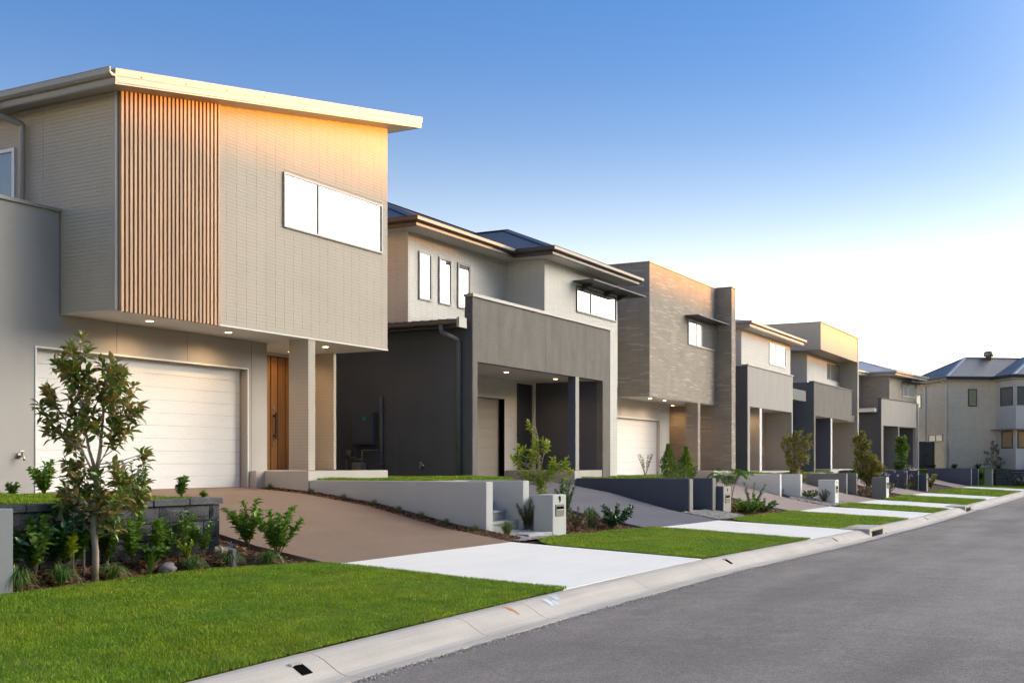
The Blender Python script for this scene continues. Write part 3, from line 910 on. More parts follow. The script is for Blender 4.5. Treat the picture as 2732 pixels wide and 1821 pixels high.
# lot one, left of the driveway: charcoal block wall, raised lawn above it
BX0, BX1, BY, BTOP = 6.4, 11.62, 10.72, -0.465
bw = thing("block_wall", "dark charcoal split face block retaining wall with capping stones behind the magnolia", "wall", (9.0, BY, -1.2))
CAPH, BH, BL = 0.082, 0.213, 0.445


def rough_block(name, x0, x1, y0, y1, z0, z1, m, seed, face='Y'):
    """split-face block: a chamfered box whose outer face bulges unevenly"""
    r = random.Random(seed)
    mb = MB()
    n, k = 4, 3
    g = 0.006
    V = []
    for b in range(k + 1):
        for a in range(n + 1):
            edge = a in (0, n) or b in (0, k)
            d = 0.0 if edge else 0.012 + 0.026 * r.random()
            u, w = a / n, z0 + g + (z1 - z0 - 2 * g) * b / k
            if face == 'Y': V.append((x0 + g + (x1 - x0 - 2 * g) * u, y0 + 0.012 - d, w))
            else: V.append((x1 - 0.012 + d, y0 + g + (y1 - y0 - 2 * g) * u, w))
    F = [(b * (n + 1) + a, b * (n + 1) + a + 1, (b + 1) * (n + 1) + a + 1, (b + 1) * (n + 1) + a) for b in range(k) for a in range(n)]
    mb.add(V, F)
    if face == 'Y': mb.box(x0 + g, x1 - g, y0 + 0.0125, y1, z0 + g, z1 - g)
    else: mb.box(x0, x1 - 0.0125, y0 + g, y1 - g, z0 + g, z1 - g)
    return mb.build(name, m, bw, fix=False)


zt = BTOP - CAPH
row = 0
while zt > -1.5:
    zb_ = zt - BH
    off = 0.0 if row % 2 == 0 else BL / 2
    x = BX1
    first = True
    while x > BX0:
        w = (0.19 if row % 2 == 0 else 0.30) if first else BL
        rough_block("block", max(x - w, BX0), x, BY, BY + 0.2, zb_, zt, MT["split_block"], int(x * 100) + row)
        x -= w; first = False
    y = BY + 0.2
    while y < 13.6:
        rough_block("block", BX1 - 0.2, BX1, y, y + BL, zb_, zt, MT["split_block"], int(y * 90) + row, 'X')
        y += BL
    zt = zb_; row += 1
box("joint_backing", MT["black"], bw, BX0, BX1 - 0.03, BY + 0.03, BY + 0.19, -1.6, BTOP - CAPH - 0.004)
x = BX1 + 0.03
while x > BX0:
    w = 0.62
    MB().rbox(x - w + .003, x - .003, BY - 0.03 - 0.006 * RNG.random(), BY + 0.24, BTOP - CAPH + 0.004, BTOP + 0.004 * RNG.random(), 0.012).build("capping", MT["block_cap"], bw, fix=False)
    x -= w
y = BY + 0.246
while y < 13.6:
    MB().rbox(BX1 - 0.24, BX1 + 0.03, y + .003, y + .62 - .003, BTOP - CAPH + 0.004, BTOP + 0.003 * RNG.random(), 0.012).build("capping", MT["block_cap"], bw, fix=False)
    y += 0.62
pad([(2.5, BY + 0.21), (BX1 - 0.245, BY + 0.21), (BX1 - 0.245, 15.1), (2.5, 15.1)], BTOP - 0.02, "raised lawn behind the charcoal block wall by the garage", (52000, 0.010))
box("lawn_edging", MT["concrete_slab"], None, 4.0, BX1 - .25, 14.96, 15.16, BTOP - 0.3, BTOP + 0.012)["kind"] = "structure"

# grey rendered pillar cut by the left edge of the picture
t = thing("gate_pillar", "grey rendered pillar at the left edge beside the charcoal block wall", "pillar", (7.4, 10.3, -1.36))
MB().rbox(6.8, 8.02, 10.22, 10.46, -1.9, -0.475, 0.01).build("pillar_body", MT["pillar"], t, fix=False)
box("pillar_foot", MT["pillar"], t, 6.79, 8.03, 10.21, 10.47, -1.9, -1.35)

# mulch chips and pebbles
def scatter(name, n, fx, fy, fz, size, m, label, cat, flat=0.5, seed=1, aspect=2.6):
    r = np.random.default_rng(seed)
    x = fx(r, n); y = fy(r, x, n); z = fz(x, y)
    a = r.uniform(0, 6.283, n); L = size * r.uniform(0.5, 1.5, n); W = L / aspect
    tl = r.uniform(-flat, flat, n)
    ux, uy = np.cos(a), np.sin(a)
    V = np.empty((n, 5, 3))
    for k, (s, t) in enumerate(((-1, -1), (1, -1), (1, 1), (-1, 1))):
        V[:, k, 0] = x + ux * s * L / 2 - uy * t * W / 2
        V[:, k, 1] = y + uy * s * L / 2 + ux * t * W / 2
        V[:, k, 2] = z + s * tl * L / 2
    V[:, 4] = np.stack([x, y, z + W * 0.45], 1)
    F = np.array([(0, 1, 4), (1, 2, 4), (2, 3, 4), (3, 0, 4)])
    T = (np.arange(n)[:, None, None] * 5 + F[None]).reshape(-1, 3)
    tag(np_mesh(name, V.reshape(-1, 3), T, MT[m], None, kind="stuff"), label, cat)


def zbed(x, y):
    return np.array([zgarden(float(a), float(b_)) for a, b_ in zip(np.atleast_1d(x), np.atleast_1d(y))])


scatter("bark_mulch", 11000, lambda r, n: 6.5 + 5.68 * r.random(n), lambda r, x, n: np.where(x > 11.65, 9.35 + 4.0 * r.random(n) ** 1.6, 10.16 - np.clip((x - 11.0) * .8, 0, .6) + (0.57 + np.clip((x - 11.0) * .8, 0, .6)) * r.random(n)), lambda x, y: zbed(x, y) + 0.012, 0.055, "chip", "brown bark mulch in the bed in front of the block wall", "mulch", 0.6, 2)
scatter("bark_mulch", 5200, lambda r, n: 17.12 + 0.42 * r.random(n), lambda r, x, n: 9.35 + 5.6 * r.random(n), lambda x, y: zbed(x, y) + 0.05 + 0.05 * np.clip((x - 17.1) / 0.4, 0, 1), 0.055, "chip", "strip of bark mulch between the terracotta driveway and the pale grey wall", "mulch", 0.6, 3)
scatter("bark_mulch", 3600, lambda r, n: 19.3 + 3.9 * r.random(n), lambda r, x, n: 9.45 + 2.0 * r.random(n), lambda x, y: zbed(x, y) + 0.02, 0.06, "chip", "bark mulch round the shrubs beside letterbox 9", "mulch", 0.6, 4)
scatter("bark_mulch", 2500, lambda r, n: 31.0 + 4.2 * r.random(n), lambda r, x, n: 9.4 + 2.0 * r.random(n), lambda x, y: zbed(x, y) + 0.02, 0.08, "chip", "bark mulch beside the slate blue letterbox", "mulch", 0.6, 5)
scatter("bark_mulch", 2500, lambda r, n: 50.6 + 4.4 * r.random(n), lambda r, x, n: 9.3 + 2.6 * r.random(n), lambda x, y: zbed(x, y) + 0.02, 0.10, "chip", "bark mulch under the golden bush", "mulch", 0.6, 6)
scatter("pebbles", 2600, lambda r, n: 17.3 + 1.75 * r.random(n), lambda r, x, n: 9.32 + 0.75 * r.random(n), lambda x, y: zbed(x, y) + 0.06, 0.05, "pebble", "pale pebbles at the foot of the first garden steps", "pebbles", 0.4, 7, 1.3)
scatter("pebbles", 1500, lambda r, n: 28.4 + 2.3 * r.random(n), lambda r, x, n: 9.4 + 1.0 * r.random(n), lambda x, y: zbed(x, y) + 0.05, 0.07, "pebble", "pebbles at the foot of the slate blue walls", "pebbles", 0.4, 8, 1.3)
scatter("pebbles", 2200, lambda r, n: 40.2 + 3.2 * r.random(n), lambda r, x, n: 9.3 + 1.5 * r.random(n), lambda x, y: zbed(x, y) + 0.05, 0.09, "pebble", "pebbles in front of the off white walls", "pebbles", 0.4, 9, 1.3)
# grey stepping slabs at the foot of the steps
for i, (x0, x1, y0, y1, z) in enumerate(((17.98, 18.9, 9.42, 10.0, -1.285), (29.1, 30.5, 9.55, 10.15, -1.43))):
    tag(MB().rbox(x0, x1, y0, y1, z - .06, z + .02, 0.01).build("paving_slab", MT["stone_step"], None, fix=False), ["grey paving slab in pebbles at the foot of the first steps", "grey paving slab before the slate blue wall steps"][i], "paving slab")


# ------------------------------------------------------------------ letterboxes
def digit9(mb, x, y, z, s):
    """figure nine from a ring and a curved tail, in the plane y"""
    n = 18
    def ring(pts, w):
        for (a, b), (c, d) in zip(pts, pts[1:]):
            l = math.hypot(c - a, d - b) or 1
            nx, nz = -(d - b) / l * w, (c - a) / l * w
            mb.add([(a + nx, y, b + nz), (c + nx, y, d + nz), (c - nx, y, d - nz), (a - nx, y, b - nz), (a + nx, y + .008, b + nz), (c + nx, y + .008, d + nz), (c - nx, y + .008, d - nz), (a - nx, y + .008, b - nz)],
                   [(0, 3, 2, 1), (4, 5, 6, 7), (0, 1, 5, 4), (1, 2, 6, 5), (2, 3, 7, 6), (3, 0, 4, 7)])
    ring([(x + s * .30 * math.cos(2 * math.pi * k / n), z + s * .22 + s * .28 * math.sin(2 * math.pi * k / n)) for k in range(n + 1)], s * .08)
    ring([(x + s * .30, z + s * .22), (x + s * .29, z - s * .05), (x + s * .2, z - s * .32), (x + s * .02, z - s * .48), (x - s * .2, z - s * .45)], s * .08)


def letterbox(label, x, y, z, w, d, h, m, front=None, digit=None, plate=True):
    t = thing("letterbox", label, "letterbox", (x + w / 2, y + d / 2, z), group="letterboxes at the front gardens")
    f = 0.02 if front else 0.0
    MB().rbox(x, x + w, y + f, y + d, z - 0.4, z + h, 0.008).build("letterbox_body", MT[m], t, fix=False)
    if front: MB().rbox(x - .002, x + w + .002, y, y + f, z - 0.4, z + h + .002, 0.006).build("front_face", MT[front], t, fix=False)
    cx = x + w * 0.5
    pw, ph = w * 0.62, h * 0.305
    pz = z + h * 0.75
    p = MB().rbox(cx - pw / 2, cx + pw / 2, y - 0.014, y - 0.0005, pz - ph, pz, 0.004).build("letter_plate", MT["plate"], t, fix=False)
    box("letter_slot", MT["black"], p, cx - pw * .42, cx + pw * .42, y - 0.0165, y - 0.0145, pz - ph * .42, pz - ph * .2)
    MB().rbox(cx - pw * .44, cx + pw * .44, y - 0.026, y - 0.0145, pz - ph * .5, pz - ph * .42, 0.002).build("flap", MT["chrome"], p, fix=False)
    if digit == "9":
        mb = MB(); digit9(mb, cx, y - 0.010, z + h * .88, 0.10); mb.build("house_number", MT["black"], t)
    elif digit:
        mb = MB()
        for k in range(digit):
            xx = cx + (k - (digit - 1) / 2) * 0.075
            mb.box(xx - .012, xx + .012, y - .01, y - .001, z + h * .83, z + h * .93)
            mb.box(xx - .03, xx - .0125, y - .01, y - .001, z + h * .90, z + h * .925)
        mb.build("house_number", MT["black"], t, fix=False)
    return t


letterbox("pale grey letterbox with number 9 beside the steps", 18.98, 9.45, -1.31, 0.57, 0.40, 0.715, "wall_grey", digit="9")
letterbox("slate blue letterbox with grey face beside the slate blue wall", 30.68, 10.02, -1.5, 0.66, 0.62, 0.84, "render_navy", "concrete_light", 1)
letterbox("off white letterbox with dark plate before the third pinkish driveway", 41.7, 9.5, -1.46, 0.56, 0.60, 0.84, "wall_white", None, 1)
letterbox("mid grey letterbox with pale front beside the golden bush", 50.2, 9.3, -1.46, 0.56, 0.60, 0.84, "wall_mid", "wall_white", 1)
letterbox("distant slate blue letterbox with grey front before the last driveway", 62.95, 9.65, -1.44, 0.56, 0.65, 0.86, "render_navy", "wall_mid", 1)
letterbox("last grey letterbox in front of the cream brick house", 80.9, 8.35, -1.42, 0.95, 0.45, 0.98, "wall_mid", None, 1)

# low planter edge behind letterbox 9 and its tree
t = thing("planter_edge", "low grey planter edge behind letterbox 9", "planter", (19.2, 10.0, -1.2))
MB().rbox(19.2, 20.2, 9.95, 10.07, -1.6, -0.62, 0.006).build("planter_wall", MT["wall_grey"], t, fix=False)

# far stone wall and pale flowers at the right edge are with the plants
t = thing("stone_wall", "low dark stacked stone wall at the right edge behind white flowers", "wall", (83.5, 6.2, -1.4))
r = random.Random(4)
for row in range(6):
    s = 0.0
    while s < 7.5:
        L = r.uniform(0.4, 0.9)
        dx, dy = 0.56, -0.83
        a = (81.9 + dx * s, 8.2 + dy * s)
        b = (81.9 + dx * (s + L - .03), 8.2 + dy * (s + L - .03))
        o = r.uniform(0, 0.05)
        z0 = -1.5 + row * 0.175
        nx, ny = -dy * -1, dx * -1
        q = [(a[0] + nx * o * -1, a[1] + ny * o), (b[0] + nx * o * -1, b[1] + ny * o), (b[0] + .25, b[1] + .2), (a[0] + .25, a[1] + .2)]
        MB().prism(q, z0, z0 + 0.16).build("stone", MT["split_block"], t)
        s += L

# ------------------------------------------------------------------ house parts
def window(parent, y, x0, x1, z0, z1, cuts=(), frame="white", glass="glass_bright", fw=0.05, axis='Y', out=0.035, deep=0.05, glasses=None):
    """window in a wall facing -y (or -x): frame with mullions, a pane per light"""
    P = (lambda a0, a1, d0, d1, b0, b1: (a0, a1, d0, d1, b0, b1)) if axis == 'Y' else (lambda a0, a1, d0, d1, b0, b1: (d0, d1, a0, a1, b0, b1))
    mb = MB()
    mb.box(*P(x0, x1, y - out, y + deep, z1 - fw, z1)).box(*P(x0, x1, y - out, y + deep, z0, z0 + fw))
    mb.box(*P(x0, x0 + fw, y - out, y + deep, z0 + fw, z1 - fw)).box(*P(x1 - fw, x1, y - out, y + deep, z0 + fw, z1 - fw))
    for c in cuts: mb.box(*P(c - fw * .6, c + fw * .6, y - out + .006, y + deep, z0 + fw, z1 - fw))
    w = mb.build("window", MT[frame], parent, fix=False)
    ed = [x0] + list(cuts) + [x1]
    for i, (a, b) in enumerate(zip(ed, ed[1:])):
        g = glasses[i] if glasses else glass
        box("pane", MT[g], w, *P(a + fw * .55, b - fw * .55, y - 0.008, y - 0.002, z0 + fw * .9, z1 - fw * .9))
    return w


def garage_door(parent, y, x0, x1, z0, z1, n, m):
    g = box("garage_door", MT["black"], parent, x0, x1, y + 0.03, y + 0.06, z0, z1)
    ph = (z1 - z0) / n
    for k in range(n):
        MB().rbox(x0 + .03, x1 - .03, y, y + 0.029, z0 + k * ph + .0015, z0 + (k + 1) * ph - .0015, 0.004).build("panel", MT[m], g, fix=False)
    return g


def downlight(parent, x, y, z, power=3.0, spot=True):
    d = MB().lathe([(0.0, -0.004), (0.07, -0.006), (0.082, -0.003), (0.082, 0.004)], (x, y, z), 18).build("downlight", MT["white"], parent)
    MB().lathe([(0.0, -0.004), (0.058, -0.0035), (0.058, 0.0)], (x, y, z - 0.005), 16).build("bulb", MT["lamp"], d)
    if spot:
        L = bpy.data.lights.new("downlight_lamp", 'SPOT')
        L.energy = power * 0.32; L.color = (1.0, 0.64, 0.32); L.spot_size = math.radians(160); L.spot_blend = 0.6; L.shadow_soft_size = 0.05
        o = bpy.data.objects.new("downlight_lamp", L); COL.objects.link(o)
        o.parent = parent
        org = ORG.get(parent.name)
        o.location = Vector((x, y, z - 0.03)) - (org if org is not None else Vector((0, 0, 0)))


GUTTER = [(0.0, 0.0), (0.07, 0.0), (0.115, 0.03), (0.115, 0.105), (0.125, 0.12), (0.10, 0.12), (0.095, 0.105), (0.09, 0.05), (0.0, 0.03)]


def eaves(parent, path, zs, fasc_m, gut_m, closed=False, fh=0.15, gh=0.11):
    """fascia and ogee gutter round a roof edge; zs = underside of the fascia"""
    MB().sweep(path, [(-0.02, zs), (0.0, zs), (0.008, zs + 0.02), (0.0, zs + 0.03), (0.0, zs + fh), (-0.02, zs + fh)], closed).build("fascia", MT[fasc_m], parent)
    MB().sweep(path, [(o + .001, zs + fh - 0.035 + z) for o, z in GUTTER], closed).build("gutter", MT[gut_m], parent)


def hip(parent, x0, x1, y0, y1, z, tan, m, cap_m, ridge=None, name="roof"):
    """hip roof; ridge=(xa, xb, yr) overrides the ridge ends"""
    w, d = x1 - x0, y1 - y0
    if ridge: xa, xb, ya, yb = ridge
    elif w >= d: h = d / 2; xa, xb, ya, yb = x0 + h, x1 - h, (y0 + y1) / 2, (y0 + y1) / 2
    else: h = w / 2; xa, xb, ya, yb = (x0 + x1) / 2, (x0 + x1) / 2, y0 + h, y1 - h
    zr = z + tan * min(ya - y0, xa - x0)
    A, B = (xa, ya, zr), (xb, yb, zr)
    c = [(x0, y0, z), (x1, y0, z), (x1, y1, z), (x0, y1, z)]
    mb = MB()
    mb.add(c + [A, B], ([(0, 1, 5, 4), (1, 2, 5), (2, 3, 4, 5), (3, 0, 4)] if w >= d or ridge and ya == yb else [(0, 1, 4), (1, 2, 5, 4), (2, 3, 5), (3, 0, 4, 5)]) + [(3, 2, 1, 0)])
    o = mb.build(name, MT[m], parent)
    up = Vector((0, 0, 0.02))
    ends = [A, B, B, A] if w >= d or (ridge and ya == yb) else [A, A, B, B]
    for p, q in zip(c, ends):
        cap = Vector(q) - Vector(p)
        side = cap.cross(Vector((0, 0, 1))).normalized() * 0.16
        dn = Vector((0, 0, -0.045))
        P, Q = Vector(p) + up, Vector(q) + up
        MB().add([tuple(v) for v in (P - side + dn, P, P + side + dn, Q - side + dn, Q, Q + side + dn)], [(0, 1, 4, 3), (1, 2, 5, 4)]).build("ridge_cap", MT[cap_m], o, fix=False)
    if (Vector(A) - Vector(B)).length > 0.05:
        P, Q = Vector(A) + up, Vector(B) + up
        side = (Q - P).cross(Vector((0, 0, 1))).normalized() * 0.16
        dn = Vector((0, 0, -0.045))
        MB().add([tuple(v) for v in (P - side + dn, P, P + side + dn, Q - side + dn, Q, Q + side + dn)], [(0, 1, 4, 3), (1, 2, 5, 4)]).build("ridge_cap", MT[cap_m], o, fix=False)
    return o


def bricks(name, parent, m, axis, d, a0, a1, z0, ztop, pitch, rowh, holes=(), a_start=None, sgn=-1, proud=0.005, joint=0.0055, offset=0.0):
    """thin split bricks in straight columns, standing proud of the joint plane d"""
    ztop_f = ztop if callable(ztop) else (lambda a: ztop)
    V, F = [], []
    a_start = a0 if a_start is None else a_start
    r = random.Random(int(a0 * 100) + int(z0 * 10))
    row, z = 0, z0
    top = max(ztop_f(a0), ztop_f(a1))
    while z < top - 0.005:
        a = a_start - pitch * math.ceil((a_start - a0) / pitch + 1) + (offset if row % 2 else 0)
        while a < a1:
            l, h = max(a, a0), min(a + pitch, a1)
            zt_ = min(z + rowh, ztop_f((l + h) / 2) - 0.004)
            if h - l > 0.03 and zt_ - z > 0.012:
                segs = [(l, h)]
                for (ha, hb, hz0, hz1) in holes:
                    if z + rowh > hz0 + .004 and z < hz1 - .004:
                        ns = []
                        for (p, q) in segs:
                            if q <= ha or p >= hb: ns.append((p, q)); continue
                            if p < ha: ns.append((p, ha))
                            if q > hb: ns.append((hb, q))
                        segs = ns
                for (p, q) in segs:
                    if q - p < 0.02: continue
                    p_, q_, b_, t_ = p + joint * .25, q - joint * .25, z + joint / 2, zt_ - joint / 2
                    o = proud * r.uniform(0.75, 1.2)
                    base = len(V)
                    for dd in (d, d + sgn * o):
                        for (aa, zz) in ((p_, b_), (q_, b_), (q_, t_), (p_, t_)):
                            V.append((aa, dd, zz) if axis == 'Y' else (dd, aa, zz))
                    for q4 in ((4, 5, 6, 7), (0, 1, 5, 4), (1, 2, 6, 5), (2, 3, 7, 6), (3, 0, 4, 7)):
                        q4 = tuple(base + k for k in q4)
                        F.append(q4 if axis == 'Y' else q4[::-1])
            a += pitch
        z += rowh; row += 1
    me = bpy.data.meshes.new(name)
    org = ORG.get(parent.name)
    me.from_pydata([(x - org.x, y - org.y, z - org.z) for x, y, z in V], [], F)
    return link(name, me, m, parent, kind="stuff")


def bend(path, r=0.06, n=3):
    """round the corners of a pipe path"""
    P = [Vector(p) for p in path]
    out = [P[0]]
    for a, b, c in zip(P, P[1:], P[2:]):
        u, v = (a - b).normalized() * r, (c - b).normalized() * r
        for k in range(n + 1):
            t = k / n
            out.append((b + u) * (1 - t) ** 2 + b * 2 * t * (1 - t) + (b + v) * t * t)
    out.append(P[-1])
    return out


HG = "two storey townhouses along the street"
# ================================================================== house one
h1 = thing("townhouse", "beige two storey house with vertical cedar slats and sloping white edged roof", "house", (15, 14, -0.5), group=HG)
SF = 2.365
GX0, GX1, GZ0, GZ1 = 12.33, 17.2, -0.48, 1.80
MB().wall('Y', 15.18, 15.43, 5.0, 12.77, -1.2, 4.0, [(GX0, GX1, GZ0, GZ1)]).wall('Y', 15.18, 15.43, 12.77, 17.78, -1.2, SF - .002, [(GX0, GX1, GZ0, GZ1)]).box(17.53, 17.78, 15.431, 17.0, -1.2, SF - .002).box(5, 12.7, 15.431, 19, 2.6, 2.85).build("garage_wall", MT["render_grey"], h1)
MB().box(4.9, 12.775, 15.14, 15.47, 4.002, 4.055).build("parapet_cap", MT["roof_metal_pale"], h1, fix=False)
for x in (13.95, 15.6, 17.32):
    box("expansion_joint", MT["wall_mid"], h1, x - .005, x + .005, 15.1775, 15.181, GZ1 + 0.05 if x < 17.2 else -0.45, SF - .003)
tr = MB()
tr.box(GX0 - .03, GX1 + .03, 15.165, 15.40, GZ1 + .001, GZ1 + .028).box(GX0 - .03, GX0 - .001, 15.165, 15.40, GZ0, GZ1).box(GX1 + .001, GX1 + .03, 15.165, 15.40, GZ0, GZ1)
tr.build("door_trim", MT["white"], h1, fix=False)
garage_door(h1, 15.34, GX0, GX1, GZ0, GZ1, 10, "garage_white")
box("garage_back", MT["black"], h1, GX0 - .2, GX1 + .2, 15.431, 15.5, GZ0 - .2, GZ1 + .3)
# upper box
R0 = (12.83, 5.77); RS = 0.1758
zr1 = lambda x, y=0: R0[1] + RS * (x - R0[0])
W1 = (16.79, 19.97, 4.372, 5.40)
up = MB().prism([(12.80, 13.961), (20.18, 13.961), (20.18, 26), (12.80, 26)], SF + .012, zr1)
up.build("upper_wall", MT["mortar"], h1)
bricks("brickwork", h1, MT["brick1"], 'Y', 13.962, 15.04, 20.19, SF, lambda a: zr1(a) - .003, 0.26, 0.0605, [W1], a_start=15.28)
bricks("brickwork", h1, MT["brick1"], 'X', 12.80, 13.99, 22.0, SF, zr1(12.8) - .003, 1.6, 0.0605, [(16.25, 18.4, 3.9, 5.18)], sgn=-1)
box("soffit", MT["soffit"], h1, 12.78, 20.19, 13.95, 17.2, SF, SF + .011)
MB().box(15.03, 20.195, 13.938, 13.949, SF - .002, SF + .016).build("flashing", MT["white"], h1, fix=False)
box("corner_trim", MT["render_grey"], h1, 12.778, 12.835, 13.935, 13.992, SF - .001, 5.76)
box("slat_backing", MT["black"], h1, 12.836, 15.035, 13.945, 13.959, SF - .002, 5.75)
for k in range(25):
    x = 12.845 + k * 0.0895
    MB().add([(x, 13.875, SF - .012), (x + .048, 13.875, SF - .012), (x + .048, 13.944, SF - .012), (x, 13.944, SF - .012)] + [(a, b, zr1(a) - .004) for a, b in ((x, 13.875), (x + .048, 13.875), (x + .048, 13.944), (x, 13.944))],
             [(3, 2, 1, 0), (4, 5, 6, 7), (0, 1, 5, 4), (1, 2, 6, 5), (2, 3, 7, 6), (3, 0, 4, 7)]).build("slat", MT["slat"], h1, fix=False)
window(h1, 13.955, *W1[:2], *W1[2:], cuts=(17.82,), frame="roof_metal_pale", fw=0.045)
window(h1, 12.795, 16.25, 18.4, 3.9, 5.18, axis='X', glass="glass_dark", frame="white", fw=0.06)
# skillion roof: sheet, barge boards, gutter on the low side
RX0, RX1, RY0 = 12.36, 20.82, 13.52
rf = MB().prism([(RX0 + .03, RY0 + .025), (RX1 - .02, RY0 + .025), (RX1 - .02, 26.5), (RX0 + .03, 26.5)], lambda x, y: zr1(x) + .0, lambda x, y: zr1(x) + .19).build("roof", MT["roof_metal_pale"], h1)
zb = lambda x, y: zr1(x)
MB().sweep([(RX0 + .03, RY0 + .019), (RX1, RY0 + .019), (RX1, 26.5)], [(0, -0.004), (0.012, 0.0), (0.012, 0.02), (0.02, 0.028), (0.02, 0.125), (0, 0.125)], zf=zb).build("barge_board", MT["roof_metal_pale"], rf)
MB().sweep([(RX0 + .03, RY0 + .019), (RX1, RY0 + .019), (RX1, 26.5)], [(0.0, 0.126), (0.03, 0.122), (0.034, 0.235), (-0.10, 0.245), (-0.10, 0.21), (0.0, 0.2)], zf=zb).build("roof_flashing", MT["roof_metal_pale"], rf)
mb = MB()
for k in range(9):
    x = 12.9 + k * 0.95
    mb.lathe([(0.0, -0.008), (0.012, -0.006), (0.012, 0.0)], (x, RY0 - .012, zr1(x) + .15), 8, 'Y')
mb.build("screw", MT["dark_metal"], rf, kind="stuff")
MB().sweep([(RX0 + .02, 26.5), (RX0 + .02, RY0 - .02)], [(-0.02, 5.685), (0.0, 5.685), (0.012, 5.70), (0.0, 5.715), (0.0, 5.83), (-0.02, 5.83)]).build("fascia", MT["roof_metal_pale"], rf)
MB().sweep([(RX0 + .02, 26.5), (RX0 + .02, RY0 - .025)], [(o + .001, 5.795 + z) for o, z in GUTTER]).build("gutter", MT["roof_metal_pale"], rf)
MB().tube(bend([(12.30, 16.22, 5.80), (12.30, 16.22, 5.64), (12.70, 15.97, 5.50), (12.70, 15.97, 2.87)], 0.05), 0.05, 10).build("downpipe", MT["roof_metal_pale"], h1, smooth=True)
# porch
CF = 13.953
box("column", MT["mortar"], h1, 17.54, 17.74, CF + .01, 14.42, -0.15, SF - .001)
bricks("brickwork", h1, MT["brick1"], 'Y', CF + .010, 17.535, 17.75, -0.15, SF - .004, 0.26, 0.0605, a_start=17.50)
bricks("brickwork", h1, MT["brick1"], 'X', 17.54, CF, 14.43, -0.15, SF - .004, 0.40, 0.0605)
MB().box(20.10, 20.18, 15.31, 26, -0.15, SF - .001).build("porch_side_wall", MT["mortar"], h1, fix=False)
bricks("brickwork", h1, MT["brick1"], 'Y', 15.31, 20.095, 20.19, -0.15, SF - .004, 0.26, 0.0605)
bricks("brickwork", h1, MT["brick1"], 'X', 20.10, 15.30, 16.40, -0.15, SF - .004, 0.40, 0.0605)
MB().wall('Y', 16.40, 16.55, 17.78, 20.1, -0.3, SF - .001, [(18.5, 20.04, -0.16, 2.30)]).build("entry_wall", MT["render_beige"], h1)
MB().box(17.53, 20.19, 13.952, 16.9, -1.2, -0.163).box(17.27, 17.529, 15.02, 15.179, -1.2, -0.163).build("porch_slab", MT["concrete_slab"], h1, fix=False)
box("slab_joint", MT["dark_metal"], h1, 17.545, 20.17, 13.968, 14.0, -0.160, -0.152)
dr = box("front_door", MT["black"], h1, 18.5, 20.04, 16.46, 16.49, -0.155, 2.29)
for a, b in ((18.53, 18.81), (18.84, 19.09), (19.12, 19.345), (19.375, 19.575), (19.605, 19.84), (19.87, 20.03)):
    MB().rbox(a, b, 16.425, 16.459, -0.15, 2.28, .006).build("plank", MT["door_wood"], dr, fix=False)
hd = MB().box(19.43, 19.475, 16.34, 16.37, 0.50, 1.08).box(19.43, 19.475, 16.37, 16.426, 0.55, 0.60).box(19.43, 19.475, 16.37, 16.426, 0.98, 1.03)
hd.build("handle", MT["dark_metal"], dr, fix=False)
MB().lathe([(0.03, 0), (0.03, -0.03), (0.0, -0.03)], (19.42, 16.425, 1.17), 12, 'Y').lathe([(0.03, 0), (0.03, -0.03), (0.0, -0.03)], (19.42, 16.425, 0.40), 12, 'Y').build("lock", MT["chrome"], dr)
for (x, y) in ((14.05, 14.52), (15.95, 14.52), (18.9, 14.6)): downlight(h1, x, y, SF, 25.0)
downlight(h1, 19.4, 15.9, SF, 9.0)

# ================================================================== house two
h2 = thing("townhouse", "house with white brick upper storey over grey cement fascia and charcoal side wall", "house", (28, 14, -0.5), group=HG)
MB().box(23.26, 28.2, 15.48, 26, 2.6, 5.6).box(28.2, 33.24, 14.29, 26, 2.37, 5.6).build("upper_wall", MT["brick2"], h2)
MB().box(31.12, 33.238, 14.30, 20, -0.9, 2.369).build("lower_white_wall", MT["brick2"], h2)
EV = [(22.78, 23.2), (22.78, 14.93), (27.68, 14.93), (27.68, 13.78), (33.78, 13.78), (33.78, 26)]
mb = MB().prism([(22.8, 14.95), (27.7, 14.95), (27.7, 13.8), (33.76, 13.8), (33.76, 26), (22.8, 26)], 5.575, 5.6)
mb.build("soffit", MT["soffit"], h2)
eaves(h2, EV, 5.57, "bronze", "bronze", fh=0.14)
rm = hip(h2, 22.76, 33.80, 14.91, 23.1, 5.79, math.tan(math.radians(22.5)), "roof_dark", "roof_dark", ridge=(26.8, 32.6, 19.0, 19.0))
hip(h2, 27.66, 33.80, 13.76, 25.0, 5.795, math.tan(math.radians(22.5)), "roof_dark", "roof_dark")
for (a, b) in ((23.71, 24.29), (24.63, 25.22), (25.54, 26.16)):
    window(h2, 15.475, a, b, 4.0, 5.18, frame="bronze" if False else "roof_metal_pale", fw=0.05)
window(h2, 14.285, 30.21, 33.10, 4.36, 5.12, cuts=(31.2,), frame="bronze", fw=0.06)
aw = MB().box(30.0, 33.95, 13.62, 14.284, 5.205, 5.235).build("awning", MT["dark_metal"], h2, fix=False)
for x in (30.6, 32.2, 33.2): MB().add([(x, 13.9, 5.204), (x, 14.284, 5.204), (x, 14.284, 5.02), (x + .02, 13.9, 5.204), (x + .02, 14.284, 5.204), (x + .02, 14.284, 5.02)], [(0, 1, 2), (5, 4, 3), (0, 3, 4, 1), (1, 4, 5, 2), (2, 5, 3, 0)]).build("bracket", MT["dark_metal"], aw, fix=False)
